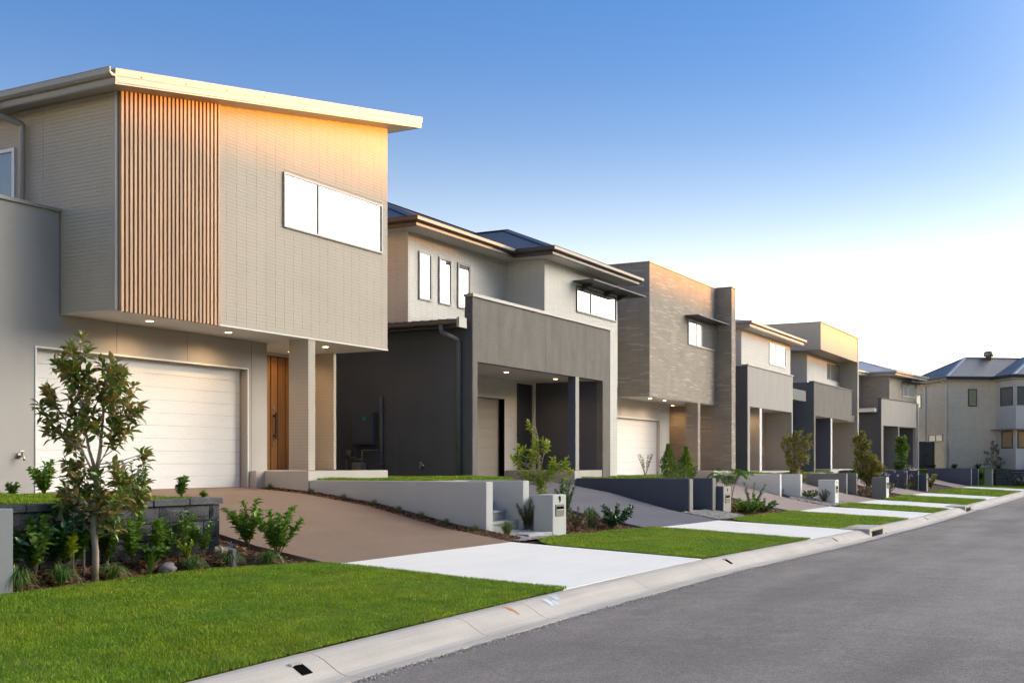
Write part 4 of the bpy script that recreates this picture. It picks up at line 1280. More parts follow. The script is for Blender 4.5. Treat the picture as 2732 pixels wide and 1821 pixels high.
# garage wing: charcoal side wall, low roof, gutter
MB().box(23.13, 23.3, 13.81, 26, -1.2, 3.12).box(23.14, 23.35, 13.79, 13.81, 3.12, 3.86).build("side_wall", MT["render_dark"], h2, fix=False)
box("wall_joint", MT["pipe_grey"], h2, 23.125, 23.131, 15.72, 15.728, -0.6, 3.10)
mb = MB()
ys = [13.86 + i * 0.0475 for i in range(60)]
for i, (ya, yb) in enumerate(zip(ys, ys[1:])):
    za, zb2 = (0.028 if i % 4 == 1 else 0.0), (0.028 if (i + 1) % 4 == 1 else 0.0)
    za, zb2 = (0.03 if (i % 5) in (1, 2) else 0), (0.03 if ((i + 1) % 5) in (1, 2) else 0)
    mb.add([(22.56, ya, 3.27 + za), (22.56, yb, 3.27 + zb2), (28.0, yb, 3.75 + zb2), (28.0, ya, 3.75 + za)], [(0, 1, 2, 3)])
mb.box(22.58, 28.0, 13.86, 16.6, 3.13, 3.26)
mb.build("garage_roof", MT["roof_bronze"], h2, fix=False)
MB().sweep([(22.58, 26.0), (22.58, 13.66)], [(-0.4, 3.10), (0.0, 3.10), (0.0, 3.24), (-0.4, 3.24)]).build("fascia", MT["dark_metal"], h2)
MB().sweep([(22.58, 26.0), (22.58, 13.62)], [(o + .001, 3.15 + z) for o, z in GUTTER]).build("gutter", MT["bronze"], h2)
box("gutter_end", MT["roof_metal_pale"], h2, 22.45, 22.78, 13.55, 13.62, 3.08, 3.31)
MB().tube(bend([(22.53, 14.08, 3.16), (22.53, 14.08, 3.0), (22.98, 13.93, 2.86), (23.06, 13.93, 2.8), (23.06, 13.93, -0.5)], 0.07), 0.055, 12).build("downpipe", MT["pipe_grey"], h2, smooth=True)
# concrete frame
MB().wall('Y', 13.6, 13.789, 23.14, 31.1, -1.0, 3.86, [(23.36, 30.56, -1.1, 2.36)]).build("fascia_panel", MT["concrete_panel"], h2)
MB().box(23.125, 23.139, 13.61, 13.81, -1.0, 3.858).build("panel_side", MT["render_dark"], h2, fix=False)
MB().box(23.09, 31.14, 13.56, 13.83, 3.862, 3.935).build("parapet_cap", MT["roof_metal_pale"], h2, fix=False)
for x in (26.9, 29.4): box("panel_joint", MT["dark_metal"], h2, x - .006, x + .006, 13.5975, 13.6005, 2.37, 3.85)
box("soffit", MT["soffit"], h2, 23.31, 31.1, 13.61, 16.0, 2.361, 2.369)
MB().wall('Y', 15.8, 15.98, 23.31, 30.55, -1.0, 2.36, [(23.6, 28.65, -0.44, 1.80), (29.4, 30.46, -0.21, 2.30)]).build("entry_wall", MT["brick2"], h2)
garage_door(h2, 15.93, 23.6, 28.65, -0.44, 1.80, 8, "garage_beige")
box("door_jamb", MT["black"], h2, 28.58, 28.649, 15.79, 15.93, -0.44, 1.80)
d2 = box("front_door", MT["black"], h2, 29.4, 30.46, 15.86, 15.90, -0.21, 2.30)
for k in range(5): MB().rbox(29.42 + k * .206, 29.42 + k * .206 + .196, 15.845, 15.859, -0.2, 2.28, .004).build("plank", MT["dark_metal"], d2, fix=False)
MB().lathe([(0.03, 0), (0.03, -0.05), (0.0, -0.05)], (29.55, 15.845, 0.85), 10, 'Y').build("handle", MT["chrome"], d2)
MB().box(30.561, 30.75, 13.79, 15.79, -0.9, 2.36).build("porch_side_wall", MT["render_dark"], h2, fix=False)
box("door_trim", MT["white"], h2, 30.47, 30.558, 15.78, 15.799, -0.21, 2.36)
MB().box(28.73, 28.95, 13.615, 13.83, -0.21, 2.36).build("column", MT["render_navy"], h2, fix=False)
MB().box(28.728, 28.952, 13.60, 13.614, -0.21, 2.36).build("column_face", MT["concrete_light"], h2, fix=False)
MB().box(28.71, 31.12, 13.62, 15.95, -1.2, -0.22).build("porch_slab", MT["concrete_slab"], h2, fix=False)
box("slab_edge", MT["dark_metal"], h2, 28.74, 31.08, 13.64, 13.67, -0.219, -0.205)
for (x, y) in ((23.9, 14.2), (26.4, 14.5), (29.2, 14.45)): downlight(h2, x, y, 2.36, 20.0)

# ================================================================== house three
h3 = thing("townhouse", "brown long brick box house with flat top and brick fin, white garage door below", "house", (39, 14, -0.5), group=HG)
MB().box(35.46, 42.285, 14.1, 26, 2.19, 6.58).build("upper_wall", MT["brick3"], h3, fix=False)
MB().box(42.29, 42.77, 13.5, 26, -0.28, 6.60).build("fin_wall", MT["brick3"], h3, fix=False)
MB().box(35.42, 42.28, 14.07, 14.35, 6.582, 6.615).box(35.43, 35.7, 14.351, 26, 6.582, 6.615).box(42.26, 42.80, 13.47, 26, 6.618, 6.645).build("parapet_cap", MT["roof_metal_pale"], h3, fix=False)
box("soffit", MT["soffit"], h3, 35.48, 42.28, 14.12, 16.8, 2.17, 2.188)
MB().wall('Y', 15.4, 15.6, 34.0, 40.72, -1.2, 2.168, [(35.0, 39.72, -0.48, 1.52)]).build("garage_wall", MT["render_pale"], h3)
MB().box(34.97, 40.07, 15.385, 15.56, 1.522, 1.56).box(39.722, 39.76, 15.385, 15.56, -0.48, 1.521).build("door_trim", MT["white"], h3, fix=False)
garage_door(h3, 15.5, 35.0, 39.72, -0.48, 1.52, 8, "garage_white")
MB().box(40.24, 40.50, 14.115, 14.58, -0.29, 2.17).build("column", MT["brick3"], h3, fix=False)
MB().box(40.722, 42.28, 16.6, 16.8, -0.5, 2.168).box(40.52, 40.72, 15.601, 16.8, -0.5, 2.168).build("entry_wall", MT["brick3"], h3, fix=False)
d3 = box("front_door", MT["door_wood"], h3, 40.80, 41.75, 16.56, 16.598, -0.29, 2.05)
MB().lathe([(0.03, 0), (0.03, -0.05), (0.0, -0.05)], (40.9, 16.56, 0.8), 10, 'Y').build("handle", MT["chrome"], d3)
MB().box(40.26, 42.75, 13.52, 16.55, -1.2, -0.3).build("porch_slab", MT["concrete_slab"], h3, fix=False)
window(h3, 14.095, 39.12, 42.22, 4.2, 5.13, cuts=(40.05, 40.5), frame="roof_metal_pale", fw=0.055)
box("awning", MT["dark_metal"], h3, 38.8, 42.2, 13.56, 14.094, 5.19, 5.215)
for (x, y) in ((36.5, 14.5), (38.0, 14.55)): downlight(h3, x, y, 2.17, 22.5)
downlight(h3, 41.6, 15.6, 2.17, 20.0)

# ================================================================== house four
h4 = thing("townhouse", "white clad house with pale hip roof behind a pale cement fascia, fourth along", "house", (49, 14, -0.5), group=HG)
MB().box(47.06, 54.81, 14.6, 26, 2.3, 5.62).build("upper_wall", MT["clad_white"], h4, fix=False)
MB().prism([(46.62, 14.12), (55.4, 14.12), (55.4, 26), (46.62, 26)], 5.60, 5.619).build("soffit", MT["soffit"], h4)
eaves(h4, [(46.6, 26), (46.6, 14.1), (55.42, 14.1), (55.42, 26)], 5.62, "roof_metal_pale", "roof_metal_pale", fh=0.16)
hip(h4, 46.58, 55.44, 14.08, 26, 5.85, math.tan(math.radians(12)), "roof_light", "roof_light")
window(h4, 14.595, 51.17, 53.95, 4.42, 5.42, cuts=(52.18,), frame="white", fw=0.06)
MB().wall('Y', 13.7, 13.9, 45.0, 51.85, -1.0, 3.88, [(45.32, 51.66, -1.1, 2.25)]).build("fascia_panel", MT["concrete_light"], h4)
MB().box(44.985, 45.2, 13.72, 26, -1.0, 3.87).build("side_wall", MT["render_dark"], h4, fix=False)
MB().box(44.95, 51.89, 13.66, 13.94, 3.882, 3.93).build("parapet_cap", MT["roof_metal_pale"], h4, fix=False)
MB().box(45.2, 55.0, 13.901, 14.6, 2.9, 3.4).build("porch_roof", MT["dark_metal"], h4, fix=False)
box("soffit", MT["soffit"], h4, 45.21, 51.65, 13.71, 17, 2.251, 2.262)
MB().box(51.655, 51.845, 13.901, 14.9, -1.0, 2.25).build("porch_side_wall", MT["render_beige"], h4, fix=False)
MB().box(45.21, 51.84, 16.5, 16.7, -1.0, 2.25).build("entry_wall", MT["render_navy"], h4, fix=False)
MB().box(46.75, 46.95, 13.75, 14.9, -0.34, 2.25).build("column", MT["render_beige"], h4, fix=False)
MB().box(46.748, 47.05, 13.72, 13.749, -0.34, 2.25).build("column_face", MT["wall_white"], h4, fix=False)
MB().box(46.74, 53.3, 13.73, 16.5, -1.2, -0.36).build("porch_slab", MT["concrete_slab"], h4, fix=False)
MB().box(51.86, 54.8, 14.62, 20, -1.0, 2.299).build("lower_wall", MT["render_pale"], h4, fix=False)
for (x, y) in ((46.0, 14.2), (46.85, 13.95), (49, 15)): downlight(h4, x, y, 2.25, 22.5)

# ================================================================== house five
h5 = thing("townhouse", "beige framed flat top house with overhanging upper box and grey balcony panel", "house", (61, 14, -0.5), group=HG)
MB().box(57.51, 65.945, 13.8, 26, 5.6, 6.95).build("upper_box", MT["render_beige"], h5, fix=False)
MB().box(65.95, 66.26, 13.78, 26, -0.32, 6.95).build("fin_wall", MT["render_beige"], h5, fix=False)
MB().box(57.48, 66.29, 13.75, 14.0, 6.953, 6.985).box(57.48, 57.7, 14.001, 26, 6.953, 6.985).build("parapet_cap", MT["roof_metal_pale"], h5, fix=False)
MB().wall('Y', 14.77, 14.95, 58.65, 65.94, 2.3, 5.598, [(62.9, 65.9, 4.47, 5.45)]).box(58.65, 58.8, 14.951, 26, 2.3, 5.598).build("upper_wall", MT["render_pale"], h5, fix=False)
window(h5, 14.80, 62.9, 65.9, 4.47, 5.45, cuts=(63.75,), frame="roof_metal_pale", glass="glass_bright", fw=0.06)
MB().wall('Y', 13.7, 13.9, 55.73, 64.1, -1.0, 3.88, [(56.05, 64.2, -1.1, 2.25)]).build("balcony_panel", MT["concrete_panel"], h5)
MB().box(55.715, 55.95, 13.72, 26, -1.0, 3.87).build("side_wall", MT["render_navy"], h5, fix=False)
MB().box(55.69, 64.14, 13.66, 13.94, 3.882, 3.93).build("parapet_cap", MT["bronze"], h5, fix=False)
box("soffit", MT["soffit"], h5, 55.96, 65.94, 13.905, 17, 2.251, 2.262)
box("balcony_floor", MT["dark_metal"], h5, 55.96, 65.94, 13.91, 17, 2.3, 2.6)
MB().box(59.3, 59.5, 13.75, 14.75, -0.33, 2.25).build("column", MT["render_navy"], h5, fix=False)
MB().box(59.298, 59.60, 13.72, 13.749, -0.33, 2.25).build("column_face", MT["wall_white"], h5, fix=False)
MB().box(55.96, 65.94, 16.2, 16.4, -1.0, 2.25).build("entry_wall", MT["render_beige"], h5, fix=False)
MB().box(59.28, 66.2, 13.73, 16.2, -1.2, -0.34).build("porch_slab", MT["concrete_slab"], h5, fix=False)
downlight(h5, 56.6, 14.3, 2.25, 20.0); downlight(h5, 62, 15, 2.25, 20.0)

# ================================================================== house six (street begins to bend: turned a little)
h6 = thing("townhouse", "tan brick house with pale blue grey hip roof above dark porch, sixth along", "house", (71.85, 13.6, 0), math.radians(-7.4), HG, local=True)
MB().box(1.4, 4.6, 2.6, 14, 2.5, 5.55).box(4.3, 10.1, 0.9, 14, 2.3, 5.55).build("upper_wall", MT["brick6"], h6)
MB().prism([(0.9, 2.1), (3.9, 2.1), (3.9, 0.4), (10.7, 0.4), (10.7, 14), (0.9, 14)], 5.53, 5.549).build("soffit", MT["soffit"], h6)
eaves(h6, [(0.88, 14), (0.88, 2.08), (3.88, 2.08), (3.88, 0.38), (10.72, 0.38), (10.72, 14)], 5.55, "roof_metal_pale", "roof_metal_pale", fh=0.16)
hip(h6, 0.86, 10.74, 2.06, 14, 5.78, math.tan(math.radians(18)), "roof_light", "roof_light")
hip(h6, 3.86, 10.74, 0.36, 10, 5.785, math.tan(math.radians(17)), "roof_light", "roof_light")
window(h6, 2.595, 1.6, 2.2, 4.2, 5.1, frame="white", glass="glass_dark")
window(h6, 0.895, 7.0, 9.6, 4.35, 5.25, cuts=(8.0,), frame="white", glass="glass_bright")
box("awning", MT["dark_metal"], h6, 6.8, 10.4, 0.2, 0.894, 5.3, 5.33)
MB().wall('Y', 0, 0.2, 0, 7.0, -1.0, 3.85, [(0.35, 6.9, -1.1, 2.25)]).build("fascia_panel", MT["concrete_light"], h6)
MB().box(-0.015, 0.2, 0.02, 12, -1.0, 3.0).box(-0.015, 0.2, 0.02, 0.21, 3.0, 3.84).build("side_wall", MT["render_dark"], h6, fix=False)
MB().box(6.9, 7.2, 0.201, 4, -0.5, 3.84).box(0.21, 6.89, 2.6, 2.8, -1, 2.25).build("porch_side_wall", MT["render_dark"], h6, fix=False)
MB().box(7.201, 7.5, -0.02, 0.3, -0.5, 3.86).build("column_face", MT["concrete_light"], h6, fix=False)
MB().box(-0.03, 7.03, -0.03, 0.24, 3.852, 3.90).build("parapet_cap", MT["dark_metal"], h6, fix=False)
box("soffit", MT["soffit"], h6, 0.21, 6.89, 0.01, 2.6, 2.251, 2.262)
MB().box(-0.5, 3.0, 0.25, 3, 3.05, 3.28).build("garage_roof", MT["white"], h6, fix=False)
MB().box(3.3, 3.5, 0.02, 1.2, -0.4, 2.25).build("column", MT["wall_mid"], h6, fix=False)
MB().box(3.0, 7.5, -0.05, 2.6, -1.2, -0.38).build("porch_slab", MT["concrete_slab"], h6, fix=False)
downlight(h6, 3.6, 0.3, 2.25, 20.0)

# ================================================================== house seven, on the corner
h7 = thing("corner_house", "cream brick corner house with dark hip roof and vent at the street end", "house", (83.85, 11.35, 0), math.atan2(-0.81, 0.59), HG, local=True)
MB().box(0, 3.4, 0, 10, -0.7, 5.62).build("brick_wall", MT["brick7"], h7, fix=False)
MB().box(-0.02, 3.39, -0.02, 10, -0.9, -0.38).build("wall_base", MT["wall_mid"], h7, fix=False)
MB().box(3.401, 9.5, -2.45, 10, -0.7, 5.62).build("bay_wall", MT["render_pale"], h7, fix=False)
EV7 = [(-0.45, 10.4), (-0.45, -0.45), (2.95, -0.45), (2.95, -2.9), (9.9, -2.9)]
MB().prism([(-0.43, -0.43), (2.97, -0.43), (2.97, -2.88), (9.9, -2.88), (9.9, 10.4), (-0.43, 10.4)], 5.6, 5.63).build("soffit", MT["soffit"], h7)
eaves(h7, EV7, 5.63, "bronze", "dark_metal", fh=0.16)
hip(h7, -0.47, 12.0, -0.47, 5.6, 5.86, math.tan(math.radians(28)), "roof_slate", "roof_light")
hip(h7, 2.93, 11.0, -2.92, 6.0, 5.865, math.tan(math.radians(23)), "roof_slate", "roof_light")
v = MB().lathe([(0.2, 0), (0.2, 0.35), (0.33, 0.37), (0.36, 0.5), (0.33, 0.66), (0.2, 0.74), (0.0, 0.76)], (4.2, 2.3, 7.15), 14)
v.build("roof_vent", MT["plate"], h7, smooth=True)
window(h7, -0.005, 1.35, 2.0, 3.85, 5.05, frame="bronze", glass="glass_bright", fw=0.07)
window(h7, -0.005, 0.9, 2.9, 1.45, 1.95, cuts=(1.9,), frame="bronze", glass="glass_matt", axis='X', fw=0.06)
window(h7, -0.005, 4.0, 4.9, 3.9, 4.9, frame="bronze", glass="blind", axis='X', fw=0.06)
window(h7, 3.398, -2.1, -0.6, 3.85, 5.10, frame="bronze", glasses=["glass_dark"], axis='X', fw=0.08, cuts=())
window(h7, 3.398, -2.1, -0.75, 0.95, 2.15, frame="bronze", glasses=["glass_warm"], axis='X', fw=0.08)
window(h7, -2.455, 3.5, 6.0, 3.85, 5.10, frame="bronze", glass="glass_dark", fw=0.08, cuts=(4.7,))
window(h7, -2.455, 3.5, 6.0, 0.95, 2.15, frame="bronze", glass="glass_warm", fw=0.08, cuts=(4.7,))
box("awning", MT["wall_mid"], h7, 2.9, 6.4, -2.9, -0.2, 2.2, 2.26)
for (x, y) in ((-0.06, 0.35), (-0.06, 3.3)):
    MB().tube(bend([(-0.4, y, 5.68), (-0.4, y, 5.55), (x, y, 5.4), (x, y, -0.4)], 0.08), 0.055, 8).build("downpipe", MT["white"], h7)
g = thing("side_gate", "dark green grey double side gate left of the cream brick house", "gate", (82.6, 13.4, -0.46))
for i, (a, b) in enumerate((((81.2, 13.05), (82.5, 12.75)), ((82.52, 12.745), (84.0, 12.4)))):
    p = MB().prism([a, b, (b[0] + .02, b[1] + .05), (a[0] + .02, a[1] + .05)], -0.45, 1.42).build("gate_leaf", MT["dark_metal"], g)
MB().lathe([(0.03, -0.03), (0.03, 0.03)], (82.55, 12.69, 0.5), 8).build("latch", MT["black"], g)
MB().box(81.05, 81.2, 13.0, 13.15, -0.6, 1.45).box(84.0, 84.12, 12.35, 12.5, -0.6, 1.45).build("gate_post", MT["dark_metal"], g, fix=False)

# ================================================================== the house next door on the left, just outside the picture
h0 = thing("townhouse", "pale rendered neighbouring house left of the picture edge", "house", (-2, 14, -0.5), group=HG)
MB().box(-8.0, 3.4, 14.2, 26, -1.6, 5.5).build("wall", MT["render_pale"], h0, fix=False)
hip(h0, -8.5, 3.9, 13.7, 26.5, 5.52, math.tan(math.radians(20)), "roof_dark", "roof_dark")
garage_door(h0, 14.13, -6.5, -1.6, -0.6, 1.7, 8, "garage_white")
window(h0, 14.195, -5.0, -2.5, 3.6, 4.8, cuts=(-3.9,), frame="white")
window(h0, 14.195, 0.2, 2.2, 3.6, 4.8, cuts=(1.2,), frame="white")
MB().rbox(0.2, 1.3, 14.14, 14.195, -0.6, 1.6, .01).build("front_door", MT["door_wood"], h0, fix=False)

# ------------------------------------------------------------------ things fixed to the walls
def tap(label, p, axis):
    t = thing("garden_tap", label, "tap", p, group="brass garden taps")
    x, y, z = p
    if axis == 'Y':
        MB().lathe([(0.045, 0), (0.045, -0.012), (0.0, -0.012)], (x, y, z), 12, 'Y').tube([(x, y, z), (x, y - .09, z), (x, y - .12, z - .02), (x, y - .125, z - .07)], 0.02, 8).build("spout", MT["chrome"], t, smooth=True)
        MB().tube([(x, y - .08, z), (x, y - .08, z + .07)], 0.012, 6).tube([(x - .04, y - .08, z + .075), (x + .04, y - .08, z + .075)], 0.01, 6).build("handle", MT["chrome"], t)
    else:
        MB().lathe([(0.045, 0), (0.045, -0.012), (0.0, -0.012)], (x, y, z), 12, 'X').tube([(x, y, z), (x - .09, y, z), (x - .12, y, z - .02), (x - .125, y, z - .07)], 0.02, 8).build("spout", MT["chrome"], t, smooth=True)
        MB().tube([(x - .08, y, z), (x - .08, y, z + .07)], 0.012, 6).tube([(x - .08, y - .04, z + .075), (x - .08, y + .04, z + .075)], 0.01, 6).build("handle", MT["chrome"], t)


tap("brass tap on the grey wall left of the white garage door", (12.0, 15.178, 0.10), 'Y')
tap("small brass tap low on the charcoal side wall", (23.128, 14.97, -0.08), 'X')
t = thing("meter_box", "dark meter box with round green sticker on the charcoal side wall", "meter box", (23.12, 16.6, 0.9))
MB().rbox(22.90, 23.128, 16.28, 16.92, 0.44, 1.22, 0.012).build("meter_case", MT["meter_grey"], t, fix=False)
box("meter_lid", MT["meter_grey"], t, 22.885, 22.899, 16.31, 16.89, 0.48, 1.18)
MB().lathe([(0.0, -0.004), (0.05, -0.003), (0.05, 0.0)], (22.884, 16.5, 1.06), 18, 'X').build("sticker", MT["green_print"], t)
t = thing("conduit_pipe", "short grey vertical conduit on the charcoal wall beside the meter box", "pipe", (23.06, 16.15, -0.4))
MB().tube([(23.07, 16.13, -0.6), (23.07, 16.13, 1.62)], 0.045, 10).build("pipe", MT["pipe_grey"], t, smooth=True)
MB().box(23.02, 23.128, 16.06, 16.20, 1.3, 1.33).box(23.02, 23.128, 16.06, 16.20, -0.05, -0.02).build("clip", MT["pipe_grey"], t, fix=False)
t = thing("gas_meter", "small brown gas meter with pipes by the charcoal wall", "gas meter", (22.85, 16.6, -0.3))
MB().rbox(22.74, 22.98, 16.5, 16.78, -0.26, 0.0, 0.02).build("meter_body", MT["gas"], t, fix=False)
MB().tube(bend([(22.85, 16.74, 0.0), (22.85, 16.74, 0.12), (22.85, 17.0, 0.12), (22.85, 17.0, -0.5)], 0.04), 0.02, 8).tube([(22.85, 16.54, 0.0), (22.85, 16.54, 0.3)], 0.018, 8).tube([(22.85, 16.54, 0.08), (22.85, 16.74, 0.08)], 0.014, 6).tube([(22.85, 16.54, 0.3), (23.12, 16.2, 0.3)], 0.014, 6).build("gas_pipe", MT["gas"], t, smooth=True)
MB().lathe([(0.0, -0.05), (0.09, -0.04), (0.09, 0.03), (0.0, 0.04)], (22.83, 16.92, 0.22), 14, 'X').build("regulator", MT["chrome"], t)
t = thing("side_fence", "dark metal side fence panel behind the porch of the first house", "fence", (22.5, 19.0, -0.4))
for k in range(6): MB().box(20.3 + k * .47, 20.3 + k * .47 + .44, 18.5, 18.53, -0.5, 1.25).build("fence_panel", MT["dark_metal"], t, fix=False)
MB().box(20.25, 23.1, 18.49, 18.56, 1.25, 1.3).build("fence_rail", MT["dark_metal"], t, fix=False)

# ------------------------------------------------------------------ plants
def leaves_arr(P, D, U, L, W, fold=0.25, curl=0.2):
    """arrays of leaves: root P, direction D, up U, lengths L, widths W"""
    D = D / np.linalg.norm(D, axis=1, keepdims=True)
    S = np.cross(D, U); S /= np.linalg.norm(S, axis=1, keepdims=True) + 1e-9
    Nn = np.cross(S, D)
    L, W = L[:, None], W[:, None]
    V = np.empty((len(P), 8, 3))
    V[:, 0] = P
    V[:, 6] = P + D * L * .3
    V[:, 7] = P + D * L * .66 - Nn * L * curl * .35
    V[:, 1] = V[:, 6] - S * W * .42 + Nn * W * fold
    V[:, 2] = V[:, 6] + S * W * .42 + Nn * W * fold
    V[:, 3] = V[:, 7] - S * W * .5 + Nn * W * fold
    V[:, 4] = V[:, 7] + S * W * .5 + Nn * W * fold
    V[:, 5] = P + D * L - Nn * L * curl
    F = np.array([(0, 6, 1), (0, 2, 6), (1, 6, 7), (1, 7, 3), (6, 2, 4), (6, 4, 7), (3, 7, 5), (7, 4, 5)])
    T = (np.arange(len(P))[:, None, None] * 8 + F[None]).reshape(-1, 3)
    return V.reshape(-1, 3), T


def rvec(r, n):
    v = r.normal(size=(n, 3)); return v / np.linalg.norm(v, axis=1, keepdims=True)


def shrub(label, p, h, spread, stems, ll, lw, m, cat="shrub", group="shrubs in the front gardens", name="shrub", bare=0.2, per=26, seed=None, upright=0.6, stem_r=0.008, ang=0.9, flowers=None):
    """a clump of leafy stems, each stem a curved tube with leaves spiralling up it"""
    seed = int(abs(p[0] * 131 + p[1] * 57)) if seed is None else seed
    per, ll, lw = int(per * 1.9), ll * 1.15, lw * 1.3
    r = np.random.default_rng(seed)
    t = thing(name, label, cat, p, group=group)
    o = np.array(p)
    st = MB()
    PP, DD, LL, tips = [], [], [], []
    for k in range(stems):
        a = 2 * math.pi * (k + r.uniform(-.3, .3)) / stems
        out = spread * r.uniform(0.35, 1.0)
        hh = h * r.uniform(0.62, 1.0) if k else h
        b = np.array([math.cos(a) * out, math.sin(a) * out, hh])
        c = np.array([b[0] * (1 - upright) * .9, b[1] * (1 - upright) * .9, hh * .5])
        ts = np.linspace(0, 1, 7)[:, None]
        pts = o + 2 * ts * (1 - ts) * c + ts ** 2 * b
        st.tube([tuple(q) for q in pts], stem_r, 5, stem_r * .4, cap=False)
        tips.append(pts[-1])
        tt = bare + (1 - bare) * (np.arange(per) + r.uniform(0, 1, per) * .5) / per
        tt = np.clip(tt, 0, 1)
        q = o + 2 * tt[:, None] * (1 - tt[:, None]) * c + tt[:, None] ** 2 * b
        tan = 2 * (1 - 2 * tt[:, None]) * c + 2 * tt[:, None] * b
        tan /= np.linalg.norm(tan, axis=1, keepdims=True)
        az = np.arange(per) * 2.4 + r.uniform(0, .5, per)
        side = np.stack([np.cos(az), np.sin(az), np.zeros(per)], 1)
        side -= tan * (side * tan).sum(1, keepdims=True)
        PP.append(q); DD.append(tan * math.cos(ang) + side * math.sin(ang) + r.normal(0, .18, (per, 3)))
        LL.append(ll * r.uniform(.6, 1.2, per) * (1 - .35 * np.abs(tt - .6)))
    st.build("stem", MT["stem"], t, fix=False)
    P, D, L = np.concatenate(PP), np.concatenate(DD), np.concatenate(LL)
    U = np.tile([0, 0, 1.0], (len(P), 1)) + r.normal(0, .25, (len(P), 3))
    V, T = leaves_arr(P, D, U, L, L * lw / ll)
    np_mesh("foliage", V, T, MT[m], t)
    if flowers:
        n, fm, fs = flowers
        tp = np.array(tips)[r.integers(0, len(tips), n)] + r.normal(0, spread * .3, (n, 3)) * [1, 1, .6]
        Q = np.repeat(tp, 6, 0)
        V, T = leaves_arr(Q, rvec(r, len(Q)) + [0, 0, .5], np.tile([0, 0, 1.0], (len(Q), 1)), np.full(len(Q), fs), np.full(len(Q), fs * .6))
        np_mesh("flowers", V, T, MT[fm], t, kind="stuff")
    return t


def tuft(label, p, h, spread, n, w, m="tuft", group="strappy grass tufts in the beds", droop=0.8, name="grass_tuft", cat="grass tuft"):
    r = np.random.default_rng(int(abs(p[0] * 77 + p[1] * 191)))
    t = thing(name, label, cat, p, group=group)
    a = r.uniform(0, 2 * math.pi, n); s = spread * r.uniform(.25, 1, n) ; hh = h * r.uniform(.6, 1.05, n)
    root = np.array(p) + np.stack([np.cos(a) * spread * .12 * r.random(n), np.sin(a) * spread * .12 * r.random(n), np.zeros(n)], 1)
    K = 5
    V = np.empty((n, K * 2, 3))
    for k in range(K):
        tt = k / (K - 1)
        rad = s * tt
        z = hh * (2.0 * tt - (1.0 + .9 * droop * s / spread) * tt ** 2)
        c = root + np.stack([np.cos(a) * rad, np.sin(a) * rad, z], 1)
        ww = w * (1 - tt * .85) * .5
        V[:, 2 * k] = c + np.stack([-np.sin(a) * ww, np.cos(a) * ww, 0 * a], 1)
        V[:, 2 * k + 1] = c - np.stack([-np.sin(a) * ww, np.cos(a) * ww, 0 * a], 1)
    F = np.array([q for k in range(K - 1) for q in ((2 * k, 2 * k + 1, 2 * k + 3), (2 * k, 2 * k + 3, 2 * k + 2))])
    T = (np.arange(n)[:, None, None] * (K * 2) + F[None]).reshape(-1, 3)
    np_mesh("leaf_clump", V.reshape(-1, 3), T, MT[m], t)
    return t


SIDE = np.array([math.sin(TH), -math.cos(TH), 0.0])     # along the street front, as the crowns spread
DEEP = np.array([math.cos(TH), math.sin(TH), 0.0])


